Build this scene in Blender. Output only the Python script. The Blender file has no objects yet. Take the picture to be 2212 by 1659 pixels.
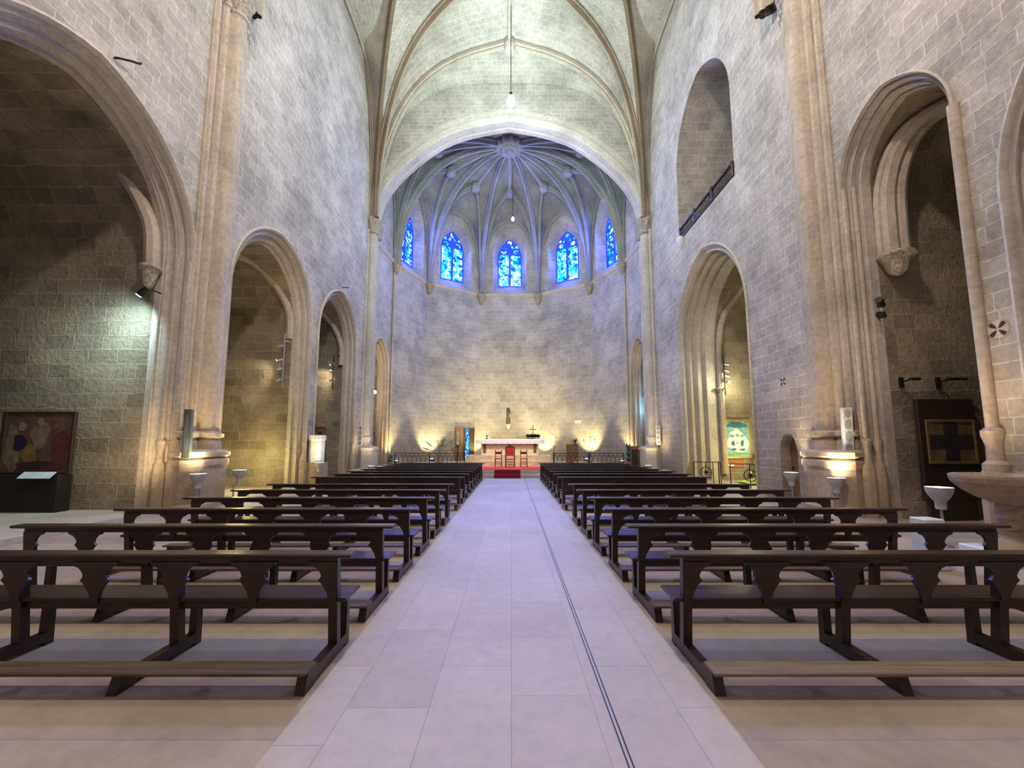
import bpy, bmesh, math, random
from mathutils import Vector
from mathutils.geometry import tessellate_polygon
R = math.radians
PI = math.pi
random.seed(7)
scn = bpy.context.scene
col = scn.collection

# ------------------------------------------------------------------ helpers
class MB:
    """collects faces and builds ONE mesh object"""
    def __init__(s): s.v, s.f, s.sm, s.uv = [], [], [], {}
    def add(s, vs, fs, smooth=False, uv=None):
        b = len(s.v); s.v += [tuple(p) for p in vs]
        for f in fs:
            s.f.append([b + i for i in f]); s.sm.append(smooth)
        if uv:
            for i, q in enumerate(uv): s.uv[b + i] = q
        return s
    def box(s, x0, x1, y0, y1, z0, z1, bev=0.0):
        if bev <= 0:
            vs = [(x, y, z) for z in (z0, z1) for y in (y0, y1) for x in (x0, x1)]
            return s.add(vs, [(0, 2, 3, 1), (4, 5, 7, 6), (0, 1, 5, 4), (2, 6, 7, 3), (0, 4, 6, 2), (1, 3, 7, 5)])
        b = min(bev, (x1 - x0) * .45, (y1 - y0) * .45, (z1 - z0) * .45)
        ring = lambda i: [(x0 + i, y0), (x1 - i, y0), (x1, y0 + i), (x1, y1 - i), (x1 - i, y1), (x0 + i, y1), (x0, y1 - i), (x0, y0 + i)]
        def rr(ins, c):
            return [(x0 + ins + c, y0 + ins), (x1 - ins - c, y0 + ins), (x1 - ins, y0 + ins + c), (x1 - ins, y1 - ins - c),
                    (x1 - ins - c, y1 - ins), (x0 + ins + c, y1 - ins), (x0 + ins, y1 - ins - c), (x0 + ins, y0 + ins + c)]
        rows = [(z0, rr(b, b * .3)), (z0 + b, rr(0, b)), (z1 - b, rr(0, b)), (z1, rr(b, b * .3))]
        vs = [(p[0], p[1], z) for z, r_ in rows for p in r_]
        fs = [tuple(range(7, -1, -1)), tuple(range(24, 32))]
        for k in range(3):
            for i in range(8):
                j = (i + 1) % 8
                fs.append((k * 8 + i, k * 8 + j, k * 8 + 8 + j, k * 8 + 8 + i))
        return s.add(vs, fs)
    def prism(s, poly, place, thick):
        """poly = 2D outline; place(a,b,t) -> 3D"""
        n = len(poly)
        vs = [place(a, b, 0) for a, b in poly] + [place(a, b, thick) for a, b in poly]
        tri = tessellate_polygon([[Vector((a, b, 0)) for a, b in poly]])
        fs = [tuple(t) for t in tri] + [tuple(n + i for i in reversed(t)) for t in tri]
        fs += [(i, (i + 1) % n, n + (i + 1) % n, n + i) for i in range(n)]
        return s.add(vs, fs)
    def plate(s, outer, holes, place, thick):
        loops = [outer] + holes
        tri = tessellate_polygon([[Vector((a, b, 0)) for a, b in l] for l in loops])
        flat = [p for l in loops for p in l]; n = len(flat)
        vs = [place(a, b, 0) for a, b in flat]
        fs = [tuple(t) for t in tri]
        if thick:
            vs += [place(a, b, thick) for a, b in flat]
            fs += [tuple(n + i for i in reversed(t)) for t in tri]
            o = 0
            for l in loops:
                m = len(l)
                fs += [(o + i, o + (i + 1) % m, n + o + (i + 1) % m, n + o + i) for i in range(m)]
                o += m
        return s.add(vs, fs)
    def tube(s, path, r, seg=8, cap=True):
        path = [Vector(p) for p in path]
        if not isinstance(r, (list, tuple)): r = [r] * len(path)
        vs = []; up = None
        for i, p in enumerate(path):
            t = (path[min(i + 1, len(path) - 1)] - path[max(i - 1, 0)]).normalized()
            if up is None: up = Vector((0, 0, 1)) if abs(t.z) < .9 else Vector((0, 1, 0))
            a = t.cross(up).normalized(); b = a.cross(t).normalized(); up = b
            for k in range(seg):
                q = 2 * PI * k / seg
                vs.append(p + a * (math.cos(q) * r[i]) + b * (math.sin(q) * r[i]))
        fs = []
        for i in range(len(path) - 1):
            for k in range(seg):
                j = (k + 1) % seg
                fs.append((i * seg + k, i * seg + j, i * seg + seg + j, i * seg + seg + k))
        if cap:
            fs.append(tuple(range(seg - 1, -1, -1))); fs.append(tuple(range((len(path) - 1) * seg, len(path) * seg)))
        return s.add(vs, fs, True)
    def lathe(s, prof, c=(0, 0, 0), seg=20, mod=None, a0=0, a1=2 * PI, smooth=True):
        full = abs(a1 - a0 - 2 * PI) < 1e-6
        n = seg if full else seg + 1
        vs = []
        for r, z in prof:
            for k in range(n):
                a = a0 + (a1 - a0) * k / seg
                q = r * (mod(a, z) if mod else 1)
                vs.append((c[0] + q * math.cos(a), c[1] + q * math.sin(a), c[2] + z))
        fs = []
        for i in range(len(prof) - 1):
            for k in range(seg):
                j = (k + 1) % n
                fs.append((i * n + k, i * n + j, i * n + n + j, i * n + n + k))
        if full:
            fs.append(tuple(range(n - 1, -1, -1))); fs.append(tuple(range((len(prof) - 1) * n, len(prof) * n)))
        return s.add(vs, fs, smooth)
    def grid(s, rows, smooth=True, uvs=None):
        n = len(rows[0]); vs = [p for r_ in rows for p in r_]
        fs = [(i * n + k, i * n + k + 1, i * n + n + k + 1, i * n + n + k) for i in range(len(rows) - 1) for k in range(n - 1)]
        return s.add(vs, fs, smooth, uvs)
    def ball(s, c, r, seg=12, rings=8, sc=(1, 1, 1)):
        pr = [(max(1e-4, math.sin(PI * i / rings)), -math.cos(PI * i / rings)) for i in range(rings + 1)]
        vs = []
        for q, z in pr:
            for k in range(seg):
                a = 2 * PI * k / seg
                vs.append((c[0] + r * q * math.cos(a) * sc[0], c[1] + r * q * math.sin(a) * sc[1], c[2] + r * z * sc[2]))
        fs = [(i * seg + k, i * seg + (k + 1) % seg, i * seg + seg + (k + 1) % seg, i * seg + seg + k) for i in range(rings) for k in range(seg)]
        return s.add(vs, fs, True)
    def build(s, name, mat, parent=None, loc=(0, 0, 0), sharp=40):
        me = bpy.data.meshes.new(name)
        me.from_pydata(s.v, [], s.f)
        bm = bmesh.new(); bm.from_mesh(me)
        bmesh.ops.recalc_face_normals(bm, faces=bm.faces)
        bm.to_mesh(me); bm.free()
        for p, q in zip(me.polygons, s.sm): p.use_smooth = q
        if any(s.sm): me.set_sharp_from_angle(angle=R(sharp))
        uvl = me.uv_layers.new(name='UVMap')
        for p in me.polygons:
            n = p.normal
            for li in p.loop_indices:
                vi = me.loops[li].vertex_index
                if vi in s.uv: uvl.data[li].uv = s.uv[vi]; continue
                c = me.vertices[vi].co
                if abs(n.z) > .75: uvl.data[li].uv = (c.x, c.y)
                else:
                    h = math.hypot(n.x, n.y)
                    tx, ty = -n.y / h, n.x / h
                    if abs(tx) > abs(ty):
                        if tx < 0: tx, ty = -tx, -ty
                    elif ty < 0: tx, ty = -tx, -ty
                    uvl.data[li].uv = (c.x * tx + c.y * ty, c.z)
        o = bpy.data.objects.new(name, me); col.objects.link(o)
        for m in (mat if isinstance(mat, (list, tuple)) else [mat]): me.materials.append(m)
        o.location = loc
        if parent: o.parent = parent
        return o

def tag(o, label, cat, group=None, kind=None):
    o['label'] = label; o['category'] = cat
    if group: o['group'] = group
    if kind: o['kind'] = kind
    return o
def thing(name, label, cat, loc=(0, 0, 0), rz=0, group=None):
    o = bpy.data.objects.new(name, None); col.objects.link(o)
    o.location = loc; o.rotation_euler = (0, 0, rz); o.empty_display_size = .2
    return tag(o, label, cat, group)
def struct(name, mb, mat, label=None, cat='architecture', parent=None, sharp=40):
    o = mb.build(name, mat, parent, sharp=sharp)
    if not parent:
        o['kind'] = 'structure'
        if label: o['label'] = label; o['category'] = cat
    return o
def dup(root, loc, label=None, rz=None):
    r = root.copy(); col.objects.link(r); r.location = loc
    if rz is not None: r.rotation_euler = (0, 0, rz)
    if label: r['label'] = label
    for ch in list(root.children):
        c = ch.copy(); col.objects.link(c); c.parent = r
        for g in list(ch.children):
            d = g.copy(); col.objects.link(d); d.parent = c
    return r

# ------------------------------------------------------------------ materials
def nodes(name):
    m = bpy.data.materials.new(name); m.use_nodes = True
    nt = m.node_tree; nt.nodes.clear()
    out = nt.nodes.new('ShaderNodeOutputMaterial'); b = nt.nodes.new('ShaderNodeBsdfPrincipled')
    nt.links.new(b.outputs[0], out.inputs[0])
    return m, nt, b, out
def N(nt, t, **kw):
    n = nt.nodes.new(t)
    for k, v in kw.items():
        if k.startswith('i_'): n.inputs[k[2:].replace('_', ' ')].default_value = v
        else: setattr(n, k, v)
    return n
def mixc(nt, a, b, fac, mode='MIX'):
    n = nt.nodes.new('ShaderNodeMix'); n.data_type = 'RGBA'; n.blend_type = mode
    for sock, val in ((n.inputs[0], fac), (n.inputs[6], a), (n.inputs[7], b)):
        if hasattr(val, 'is_linked'): nt.links.new(val, sock)
        else: sock.default_value = val if isinstance(val, (int, float)) else (*val, 1)
    return n.outputs[2]
def ramp(nt, src, stops):
    r = nt.nodes.new('ShaderNodeValToRGB'); e = r.color_ramp.elements
    while len(e) < len(stops): e.new(.5)
    for q, (p, c) in zip(e, stops): q.position = p; q.color = (*c, 1)
    nt.links.new(src, r.inputs[0]); return r.outputs[0]
def stone(name, c1, c2, mortar, bw=.62, bh=.31, mort=.012, bump=.25, rough=.9, wob=.03, patch=.35, low_tint=None, grain=.5):
    m, nt, b, out = nodes(name); L = nt.links.new
    uv = N(nt, 'ShaderNodeUVMap')
    nz = N(nt, 'ShaderNodeTexNoise', i_Scale=2.2, i_Detail=2.0); L(uv.outputs[0], nz.inputs['Vector'])
    sub = N(nt, 'ShaderNodeVectorMath', operation='SUBTRACT'); L(nz.outputs['Color'], sub.inputs[0]); sub.inputs[1].default_value = (.5, .5, .5)
    scl = N(nt, 'ShaderNodeVectorMath', operation='SCALE'); L(sub.outputs[0], scl.inputs[0]); scl.inputs['Scale'].default_value = wob * 2
    ad = N(nt, 'ShaderNodeVectorMath', operation='ADD'); L(uv.outputs[0], ad.inputs[0]); L(scl.outputs[0], ad.inputs[1])
    br = N(nt, 'ShaderNodeTexBrick', offset=.45, offset_frequency=2, squash=.75, squash_frequency=3)
    L(ad.outputs[0], br.inputs['Vector'])
    for k, v in (('Scale', 1.0), ('Mortar Size', mort), ('Mortar Smooth', .35), ('Bias', 0.0), ('Brick Width', bw), ('Row Height', bh)): br.inputs[k].default_value = v
    br.inputs['Color1'].default_value = (*c1, 1); br.inputs['Color2'].default_value = (*c2, 1); br.inputs['Mortar'].default_value = (*mortar, 1)
    geo = N(nt, 'ShaderNodeNewGeometry')
    n2 = N(nt, 'ShaderNodeTexNoise', i_Scale=.55, i_Detail=3.0, i_Roughness=.65); L(geo.outputs['Position'], n2.inputs['Vector'])
    pt = ramp(nt, n2.outputs['Fac'], [(.3, (1 - patch,) * 3), (.7, (1 + patch * .4,) * 3)])
    c = mixc(nt, br.outputs['Color'], pt, 1.0, 'MULTIPLY')
    n3 = N(nt, 'ShaderNodeTexNoise', i_Scale=9.0, i_Detail=4.0, i_Roughness=.7); L(geo.outputs['Position'], n3.inputs['Vector'])
    gr = ramp(nt, n3.outputs['Fac'], [(.3, (1 - grain * .5,) * 3), (.7, (1 + grain * .22,) * 3)])
    c = mixc(nt, c, gr, 1.0, 'MULTIPLY')
    if low_tint:   # brown tint, stronger towards the lowest courses
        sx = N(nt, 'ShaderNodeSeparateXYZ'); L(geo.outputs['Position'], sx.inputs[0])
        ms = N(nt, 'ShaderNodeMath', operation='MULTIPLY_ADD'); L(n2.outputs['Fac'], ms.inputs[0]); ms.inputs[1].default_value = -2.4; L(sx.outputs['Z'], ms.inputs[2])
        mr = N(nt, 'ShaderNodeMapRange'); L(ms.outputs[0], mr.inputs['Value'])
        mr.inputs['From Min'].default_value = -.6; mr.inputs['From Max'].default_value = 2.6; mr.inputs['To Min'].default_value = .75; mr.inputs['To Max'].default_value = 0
        c = mixc(nt, c, low_tint, mr.outputs[0], 'MULTIPLY')
    L(c, b.inputs['Base Color']); b.inputs['Roughness'].default_value = rough; b.inputs['Specular IOR Level'].default_value = .2
    inv = N(nt, 'ShaderNodeMath', operation='MULTIPLY_ADD'); L(br.outputs['Fac'], inv.inputs[0]); inv.inputs[1].default_value = -.5
    L(n3.outputs['Fac'], inv.inputs[2])
    bp = N(nt, 'ShaderNodeBump'); bp.inputs['Strength'].default_value = bump; bp.inputs['Distance'].default_value = .05
    L(inv.outputs[0], bp.inputs['Height']); L(bp.outputs[0], b.inputs['Normal'])
    return m
def plain(name, c, rough=.6, metal=0.0, spec=.4, var=.15, scale=8.0, bump=0.0, emit=None, es=0.0):
    m, nt, b, out = nodes(name); L = nt.links.new
    tc = N(nt, 'ShaderNodeTexCoord')
    nz = N(nt, 'ShaderNodeTexNoise', i_Scale=scale, i_Detail=4.0); L(tc.outputs['Object'], nz.inputs['Vector'])
    r_ = ramp(nt, nz.outputs['Fac'], [(.3, tuple(x * (1 - var) for x in c)), (.7, tuple(min(1, x * (1 + var)) for x in c))])
    L(r_, b.inputs['Base Color'])
    b.inputs['Roughness'].default_value = rough; b.inputs['Metallic'].default_value = metal; b.inputs['Specular IOR Level'].default_value = spec
    if bump:
        bp = N(nt, 'ShaderNodeBump'); bp.inputs['Strength'].default_value = bump; bp.inputs['Distance'].default_value = .02
        L(nz.outputs['Fac'], bp.inputs['Height']); L(bp.outputs[0], b.inputs['Normal'])
    if emit: b.inputs['Emission Color'].default_value = (*emit, 1); b.inputs['Emission Strength'].default_value = es
    return m
def wood(name, c1, c2, rough=.35, axis=(1.2, 30, 30), spec=.5, bump=.12):
    m, nt, b, out = nodes(name); L = nt.links.new
    tc = N(nt, 'ShaderNodeTexCoord'); mp = N(nt, 'ShaderNodeMapping'); mp.inputs['Scale'].default_value = axis
    L(tc.outputs['Object'], mp.inputs[0])
    nz = N(nt, 'ShaderNodeTexNoise', i_Scale=1.3, i_Detail=5.0, i_Roughness=.6); L(mp.outputs[0], nz.inputs['Vector'])
    L(ramp(nt, nz.outputs['Fac'], [(.3, c1), (.7, c2)]), b.inputs['Base Color'])
    rr = N(nt, 'ShaderNodeMapRange'); L(nz.outputs['Fac'], rr.inputs['Value']); rr.inputs['To Min'].default_value = rough - .08; rr.inputs['To Max'].default_value = rough + .12
    L(rr.outputs[0], b.inputs['Roughness']); b.inputs['Specular IOR Level'].default_value = spec
    bp = N(nt, 'ShaderNodeBump'); bp.inputs['Strength'].default_value = bump; bp.inputs['Distance'].default_value = .01
    L(nz.outputs['Fac'], bp.inputs['Height']); L(bp.outputs[0], b.inputs['Normal'])
    return m
def stained(name, es, deep=.42):
    m, nt, b, out = nodes(name); L = nt.links.new
    uv = N(nt, 'ShaderNodeUVMap'); oi = N(nt, 'ShaderNodeObjectInfo')
    ad = N(nt, 'ShaderNodeVectorMath', operation='ADD'); L(uv.outputs[0], ad.inputs[0]); L(oi.outputs['Random'], ad.inputs[1])
    nz = N(nt, 'ShaderNodeTexNoise', i_Scale=3.0, i_Detail=1.0); L(ad.outputs[0], nz.inputs['Vector'])
    mx = N(nt, 'ShaderNodeVectorMath', operation='MULTIPLY_ADD'); L(nz.outputs['Color'], mx.inputs[0]); mx.inputs[1].default_value = (.35, .35, .35); L(ad.outputs[0], mx.inputs[2])
    v = N(nt, 'ShaderNodeTexVoronoi', i_Scale=4.6); L(mx.outputs[0], v.inputs['Vector'])
    e = N(nt, 'ShaderNodeTexVoronoi', feature='DISTANCE_TO_EDGE', i_Scale=4.6); L(mx.outputs[0], e.inputs['Vector'])
    sp = N(nt, 'ShaderNodeSeparateColor'); L(v.outputs['Color'], sp.inputs[0])
    c = ramp(nt, sp.outputs[0], [(0, (.0, .02, .6)), (deep - .15, (.0, .10, 1)), (deep, (.0, .36, 1)), (.62, (.04, .70, 1)), (.9, (.55, .95, 1))])
    ln = ramp(nt, e.outputs['Distance'], [(0.0, (.02, .04, .5)), (.09, (1, 1, 1))])
    c = mixc(nt, c, ln, 1.0, 'MULTIPLY')
    L(c, b.inputs['Emission Color']); b.inputs['Emission Strength'].default_value = es
    b.inputs['Base Color'].default_value = (0, .02, .1, 1); b.inputs['Roughness'].default_value = .2
    return m

NAVE = stone('nave_stone', (.46, .40, .35), (.585, .515, .45), (.73, .67, .61), .62, .30, .014, .6, low_tint=(.72, .58, .40))
APSE = stone('apse_stone', (.46, .42, .37), (.56, .51, .45), (.68, .63, .57), .66, .34, .014, .6, low_tint=(.72, .58, .42))
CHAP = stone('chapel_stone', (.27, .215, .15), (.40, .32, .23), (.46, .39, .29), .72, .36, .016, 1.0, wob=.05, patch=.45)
TRIM = stone('trim_stone', (.52, .43, .34), (.60, .50, .40), (.66, .57, .47), 3.1, .62, .006, .2, wob=.01, patch=.3, low_tint=(.75, .62, .45))
TRIMA = stone('arch_stone', (.58, .515, .44), (.66, .59, .51), (.72, .65, .57), 3.1, .6, .006, .2, wob=.01, patch=.25, low_tint=(.85, .75, .60))
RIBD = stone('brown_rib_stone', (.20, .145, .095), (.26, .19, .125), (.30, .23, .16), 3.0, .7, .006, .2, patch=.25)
RIBM = stone('tan_rib_stone', (.38, .30, .22), (.45, .36, .27), (.48, .40, .31), 3.0, .7, .006, .2, patch=.3)
TRIMC = stone('pale_trim_stone', (.54, .48, .41), (.61, .55, .47), (.67, .61, .53), 3.1, .55, .007, .2, wob=.01, patch=.25)
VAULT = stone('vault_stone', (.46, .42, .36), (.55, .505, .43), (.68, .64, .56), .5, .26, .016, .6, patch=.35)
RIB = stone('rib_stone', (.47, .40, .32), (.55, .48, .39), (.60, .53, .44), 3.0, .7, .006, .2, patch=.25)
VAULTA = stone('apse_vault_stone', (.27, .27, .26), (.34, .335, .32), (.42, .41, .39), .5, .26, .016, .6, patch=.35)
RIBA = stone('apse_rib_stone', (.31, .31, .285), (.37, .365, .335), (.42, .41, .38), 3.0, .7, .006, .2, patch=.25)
AISLE = stone('aisle_slabs', (.475, .41, .37), (.525, .46, .415), (.37, .315, .285), 1.1, .52, .004, .06, rough=.62, wob=.004, patch=.14, grain=.2)
SIDEF = stone('side_floor_slabs', (.37, .29, .22), (.47, .375, .295), (.34, .27, .21), 3.2, .42, .006, .06, rough=.6, wob=.004, patch=.3, grain=.25)
STEP = stone('step_stone', (.50, .45, .39), (.56, .50, .43), (.42, .37, .31), 1.6, .5, .005, .1, rough=.7, patch=.2)
CARV = plain('carved_stone', (.36, .31, .25), .9, var=.5, scale=16, bump=.9, spec=.2)
WOOD = wood('pew_wood', (.016, .0062, .0035), (.042, .018, .0095), .30, spec=.5, bump=.55)
WOODB = wood('worn_kneeler_wood', (.05, .032, .02), (.12, .08, .05), .45)
WOODC = wood('brown_wood', (.16, .075, .03), (.26, .13, .055), .45, (20, 20, 1.5))
WOODM = wood('mahogany_chair_wood', (.05, .014, .009), (.10, .03, .018), .4, (20, 20, 1.5))
WOODD = wood('dark_board_wood', (.020, .010, .006), (.04, .02, .012), .5, (12, 12, 1.5))
IRON = plain('black_iron', (.012, .012, .013), .5, .3)
METAL = plain('lamp_metal', (.42, .42, .44), .35, .7)
WHITEM = plain('white_enamel', (.72, .71, .68), .4)
BOWLM = plain('bowl_enamel', (.46, .45, .43), .4)
GREYM = plain('grey_enamel', (.09, .10, .105), .45)
CLOTH = plain('white_altar_cloth', (.80, .80, .80), .85, scale=30, var=.06)
REDC = plain('red_carpet', (.62, .07, .05), .95, scale=60, var=.2)
CRIM = plain('crimson_runner', (.20, .008, .02), .95, scale=60, var=.2)
REDV = plain('red_velvet', (.42, .02, .025), .8, scale=40)
GOLD = plain('gilt_frame', (.46, .30, .09), .45, .5)
LEAF = plain('green_leaf', (.20, .29, .11), .5, var=.4)
LEAFD = plain('dark_leaf', (.025, .05, .022), .5, var=.4)
LEAFB = plain('blue_green_leaf', (.04, .14, .11), .5, var=.4)
MOSS = plain('moss', (.30, .34, .06), .95, var=.5, scale=14, bump=1)
TERRA = plain('terracotta', (.42, .15, .07), .8)
ALTAR = plain('altar_stone', (.78, .60, .36), .6, var=.06, scale=3)
WAX = plain('candle_wax', (.82, .80, .70), .5, var=.03)
PLAQ = plain('white_marble', (.72, .71, .69), .4, var=.08)
CONE = plain('speaker_cone', (.36, .36, .35), .6)
def glow(name, c, s): return plain(name, (.8, .8, .8), .4, emit=c, es=s, var=.01)
G_WARM = glow('lit_warm_glass', (1, .93, .74), 14)
G_COOL = glow('lit_cool_glass', (.86, 1, .97), 60)
G_SPOT = glow('lit_spot_lens', (.9, 1, .95), 30)
G_BULB = glow('lit_bulb', (1, .9, .6), 30)
GLASS_A = stained('stained_glass_bright', 1.9, .30)
GLASS_B = stained('stained_glass_deep', 1.2, .52)
GLASS_D = stained('door_blue_glass', .7, .3)

def spot(name, loc, aim, power, size, color, blend=.6, rad=.08):
    l = bpy.data.lights.new(name, 'SPOT'); l.energy = power; l.spot_size = R(size); l.spot_blend = blend; l.color = color; l.shadow_soft_size = rad
    o = bpy.data.objects.new(name, l); col.objects.link(o); o.location = loc
    o.rotation_euler = (Vector(aim) - Vector(loc)).to_track_quat('-Z', 'Y').to_euler(); return o
def point(name, loc, power, color, rad=.15):
    l = bpy.data.lights.new(name, 'POINT'); l.energy = power; l.color = color; l.shadow_soft_size = rad
    o = bpy.data.objects.new(name, l); col.objects.link(o); o.location = loc; return o
def area(name, loc, aim, power, sx, sy, color):
    l = bpy.data.lights.new(name, 'AREA'); l.shape = 'RECTANGLE'; l.size = sx; l.size_y = sy; l.energy = power; l.color = color
    o = bpy.data.objects.new(name, l); col.objects.link(o); o.location = loc
    o.rotation_euler = (Vector(aim) - Vector(loc)).to_track_quat('-Z', 'Y').to_euler(); return o
# ------------------------------------------------------------------ arch geometry
def arch_path(c, w, zs, za, z0=-.3, n=14):
    h = za - zs; half = []
    if h >= w:
        r = (w * w + h * h) / (2 * w); am = math.acos((r - w) / r)
        half = [(-w + r - r * math.cos(am * i / n), zs + r * math.sin(am * i / n)) for i in range(n + 1)]
    else:
        half = [(-w * math.cos(PI / 2 * i / n), zs + h * math.sin(PI / 2 * i / n)) for i in range(n + 1)]
    half[-1] = (0, half[-1][1])
    left = [(c - w, z0)] + [(c + x, z) for x, z in half]
    return left + [(2 * c - x, z) for x, z in reversed(left[:-1])]
def off(path, o):
    """inward offset (right hand of travel)"""
    n = len(path); res = []
    for i, p in enumerate(path):
        ns = []
        for a, b in ((i - 1, i), (i, i + 1)):
            if a >= 0 and b < n:
                dx, dy = path[b][0] - path[a][0], path[b][1] - path[a][1]; l = math.hypot(dx, dy)
                if l > 1e-9: ns.append((dy / l, -dx / l))
        if len(ns) == 2:
            mx, my = ns[0][0] + ns[1][0], ns[0][1] + ns[1][1]; l = math.hypot(mx, my); mx /= l; my /= l
            k = 1 / max(.5, mx * ns[0][0] + my * ns[0][1])
        else: (mx, my), k = ns[0], 1
        res.append((p[0] + mx * o * k, p[1] + my * o * k))
    return res
class Plane:
    """vertical wall plane: s along P0->P1, d = depth into the wall (away from the nave)"""
    def __init__(s, P0, P1, inward):
        s.P0 = P0; dx, dy = P1[0] - P0[0], P1[1] - P0[1]; s.L = math.hypot(dx, dy); s.t = (dx / s.L, dy / s.L)
        nx, ny = -s.t[1], s.t[0]
        if nx * inward[0] + ny * inward[1] > 0: nx, ny = -nx, -ny
        s.n = (nx, ny)
    def __call__(s, a, z, d=0): return (s.P0[0] + s.t[0] * a + s.n[0] * d, s.P0[1] + s.t[1] * a + s.n[1] * d, z)
def sweep_arch(mb, pl, path, prof, smooth=True):
    rows = [[pl(a, z, d) for a, z in off(path, o)] for o, d in prof]
    return mb.grid(rows, smooth)
def arc(cx, cy, r, a0, a1, n=6): return [(cx + r * math.cos(R(a0 + (a1 - a0) * i / n)), cy + r * math.sin(R(a0 + (a1 - a0) * i / n))) for i in range(n + 1)]
# moulded reveal: hood mould, hollow, roll, hollow, fillet
REVEAL = ([(-.10, 0), (-.10, -.05), (-.04, -.08), (0, -.04), (.01, .02)] + arc(.07, .03, .06, 190, -30, 6) + [(.10, .10), (.14, .15), (.19, .16)]
          + arc(.25, .17, .065, 170, -20, 6) + [(.29, .25), (.31, .31), (.355, .33)] + arc(.39, .36, .04, 180, 0, 4) + [(.42, .42), (.42, .52)])

WL, WR = -8.4, 8.2
CX = -.15
YB, YP, YC = -4.95, 11.15, 23.4
trim_n = [0]
def tname(): trim_n[0] += 1; return 'trim_%d' % trim_n[0]

pl_L = Plane((WL, YB), (WL, YC), (1, 0))     # s = y - YB
pl_R = Plane((WR, YB), (WR, YC), (-1, 0))
def ay(path): return [(y - YB, z) for y, z in path]
def wall(name, pl, ztop, holes, mat, label):
    mb = MB(); mb.plate([(0, -.5), (pl.L, -.5), (pl.L, ztop), (0, ztop)], holes, pl, 0)
    return struct(name, mb, mat, label, 'wall')

# --- side walls with their arches
L_ARCH = {'near': (7.62, 2.80, 6.4, 9.5), 'middle': (14.4, 2.5, 6.5, 9.2), 'far': (19.8, 2.2, 6.6, 9.1)}
R_ARCH = {'nearest': (3.62, 2.82, 5.8, 9.2), 'narrow': (8.37, 1.30, 7.9, 9.5), 'wide': (16.93, 2.9, 6.6, 9.95)}
GAL = (16.75, 2.5, 15.0, 18.0)
lp = {k: ay(arch_path(*v)) for k, v in L_ARCH.items()}
rp = {k: ay(arch_path(*v)) for k, v in R_ARCH.items()}
galp = ay(arch_path(*GAL, z0=11.55))
wall('wall_left', pl_L, 27, list(lp.values()), NAVE, 'tall left nave wall of coursed pale stone with three pointed arches')
wall('wall_right', pl_R, 27, list(rp.values()) + [galp, ay([(11.97, -.3), (11.97, 1.5), (12.05, 1.78), (12.2, 1.95), (12.37, 1.98), (12.53, 1.92), (12.67, 1.75), (12.74, 1.5), (12.74, -.3)])], NAVE,
     'tall right nave wall of coursed pale stone with arches, gallery opening and small door')
wf = MB(); wf.add([(WL, YB, -.1), (WR, YB, -.1), (WR, YB, 27), (WL, YB, 27)], [(0, 1, 2, 3)])
struct('wall_front', wf, NAVE, 'plain stone west wall of the nave behind the pews', 'wall')

def chapel(name, pl, path, prof_o, d0, depth, mat, label, side):
    mb = MB(); p = off(path, prof_o)
    n = 6
    rows = [[pl(a, z, d0 + (depth - d0) * i / n) for a, z in p] for i in range(n + 1)]
    mb.grid(rows, True)
    mb.plate([q for q in p], [], lambda a, z, t: pl(a, z, depth), 0)
    return struct(name, mb, mat, label, 'wall')
WIDE_REVEAL = ([(-.10, 0), (-.10, -.04), (-.05, -.06), (0, 0)] + arc(.10, .04, .09, 180, 20, 5)[1:] + [(.13, .2)] + arc(.2, .32, .09, 190, 20, 5)
               + [(.22, .5)] + arc(.3, .62, .09, 190, 20, 5) + [(.32, .85)] + arc(.4, .98, .09, 190, 20, 5) + [(.46, 1.15), (.46, 1.5)])
reveal_lab = {'near': 'moulded arch of the big near chapel on the left wall', 'middle': 'moulded arch of the second chapel on the left wall', 'far': 'moulded arch of the third chapel on the left wall',
              'nearest': 'moulded arch cut by the right edge of the picture', 'narrow': 'tall narrow moulded arch on the right wall', 'wide': 'deep many-ribbed arch above the lit chapel on the right wall'}
for k, p in lp.items(): struct(tname(), sweep_arch(MB(), pl_L, p, REVEAL), TRIMA, reveal_lab[k], 'arch moulding', sharp=38)
for k, p in rp.items(): struct(tname(), sweep_arch(MB(), pl_R, p, WIDE_REVEAL if k == 'wide' else [(o * .5, d) for o, d in REVEAL] if k == 'narrow' else REVEAL), TRIMA, reveal_lab[k], 'arch moulding', sharp=38)
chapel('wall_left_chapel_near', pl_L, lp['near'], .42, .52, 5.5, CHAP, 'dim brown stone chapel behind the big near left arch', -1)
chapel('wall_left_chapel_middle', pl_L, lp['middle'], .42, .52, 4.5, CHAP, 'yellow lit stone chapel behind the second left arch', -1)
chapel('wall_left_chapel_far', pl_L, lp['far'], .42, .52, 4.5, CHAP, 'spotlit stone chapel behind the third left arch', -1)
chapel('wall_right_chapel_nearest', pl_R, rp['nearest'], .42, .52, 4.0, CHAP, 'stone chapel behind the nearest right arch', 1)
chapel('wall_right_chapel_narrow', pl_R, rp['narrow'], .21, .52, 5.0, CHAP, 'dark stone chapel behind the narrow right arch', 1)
chapel('wall_right_chapel_wide', pl_R, rp['wide'], .46, 1.5, 5.0, CHAP, 'yellow lit stone chapel behind the wide right arch', 1)
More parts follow.
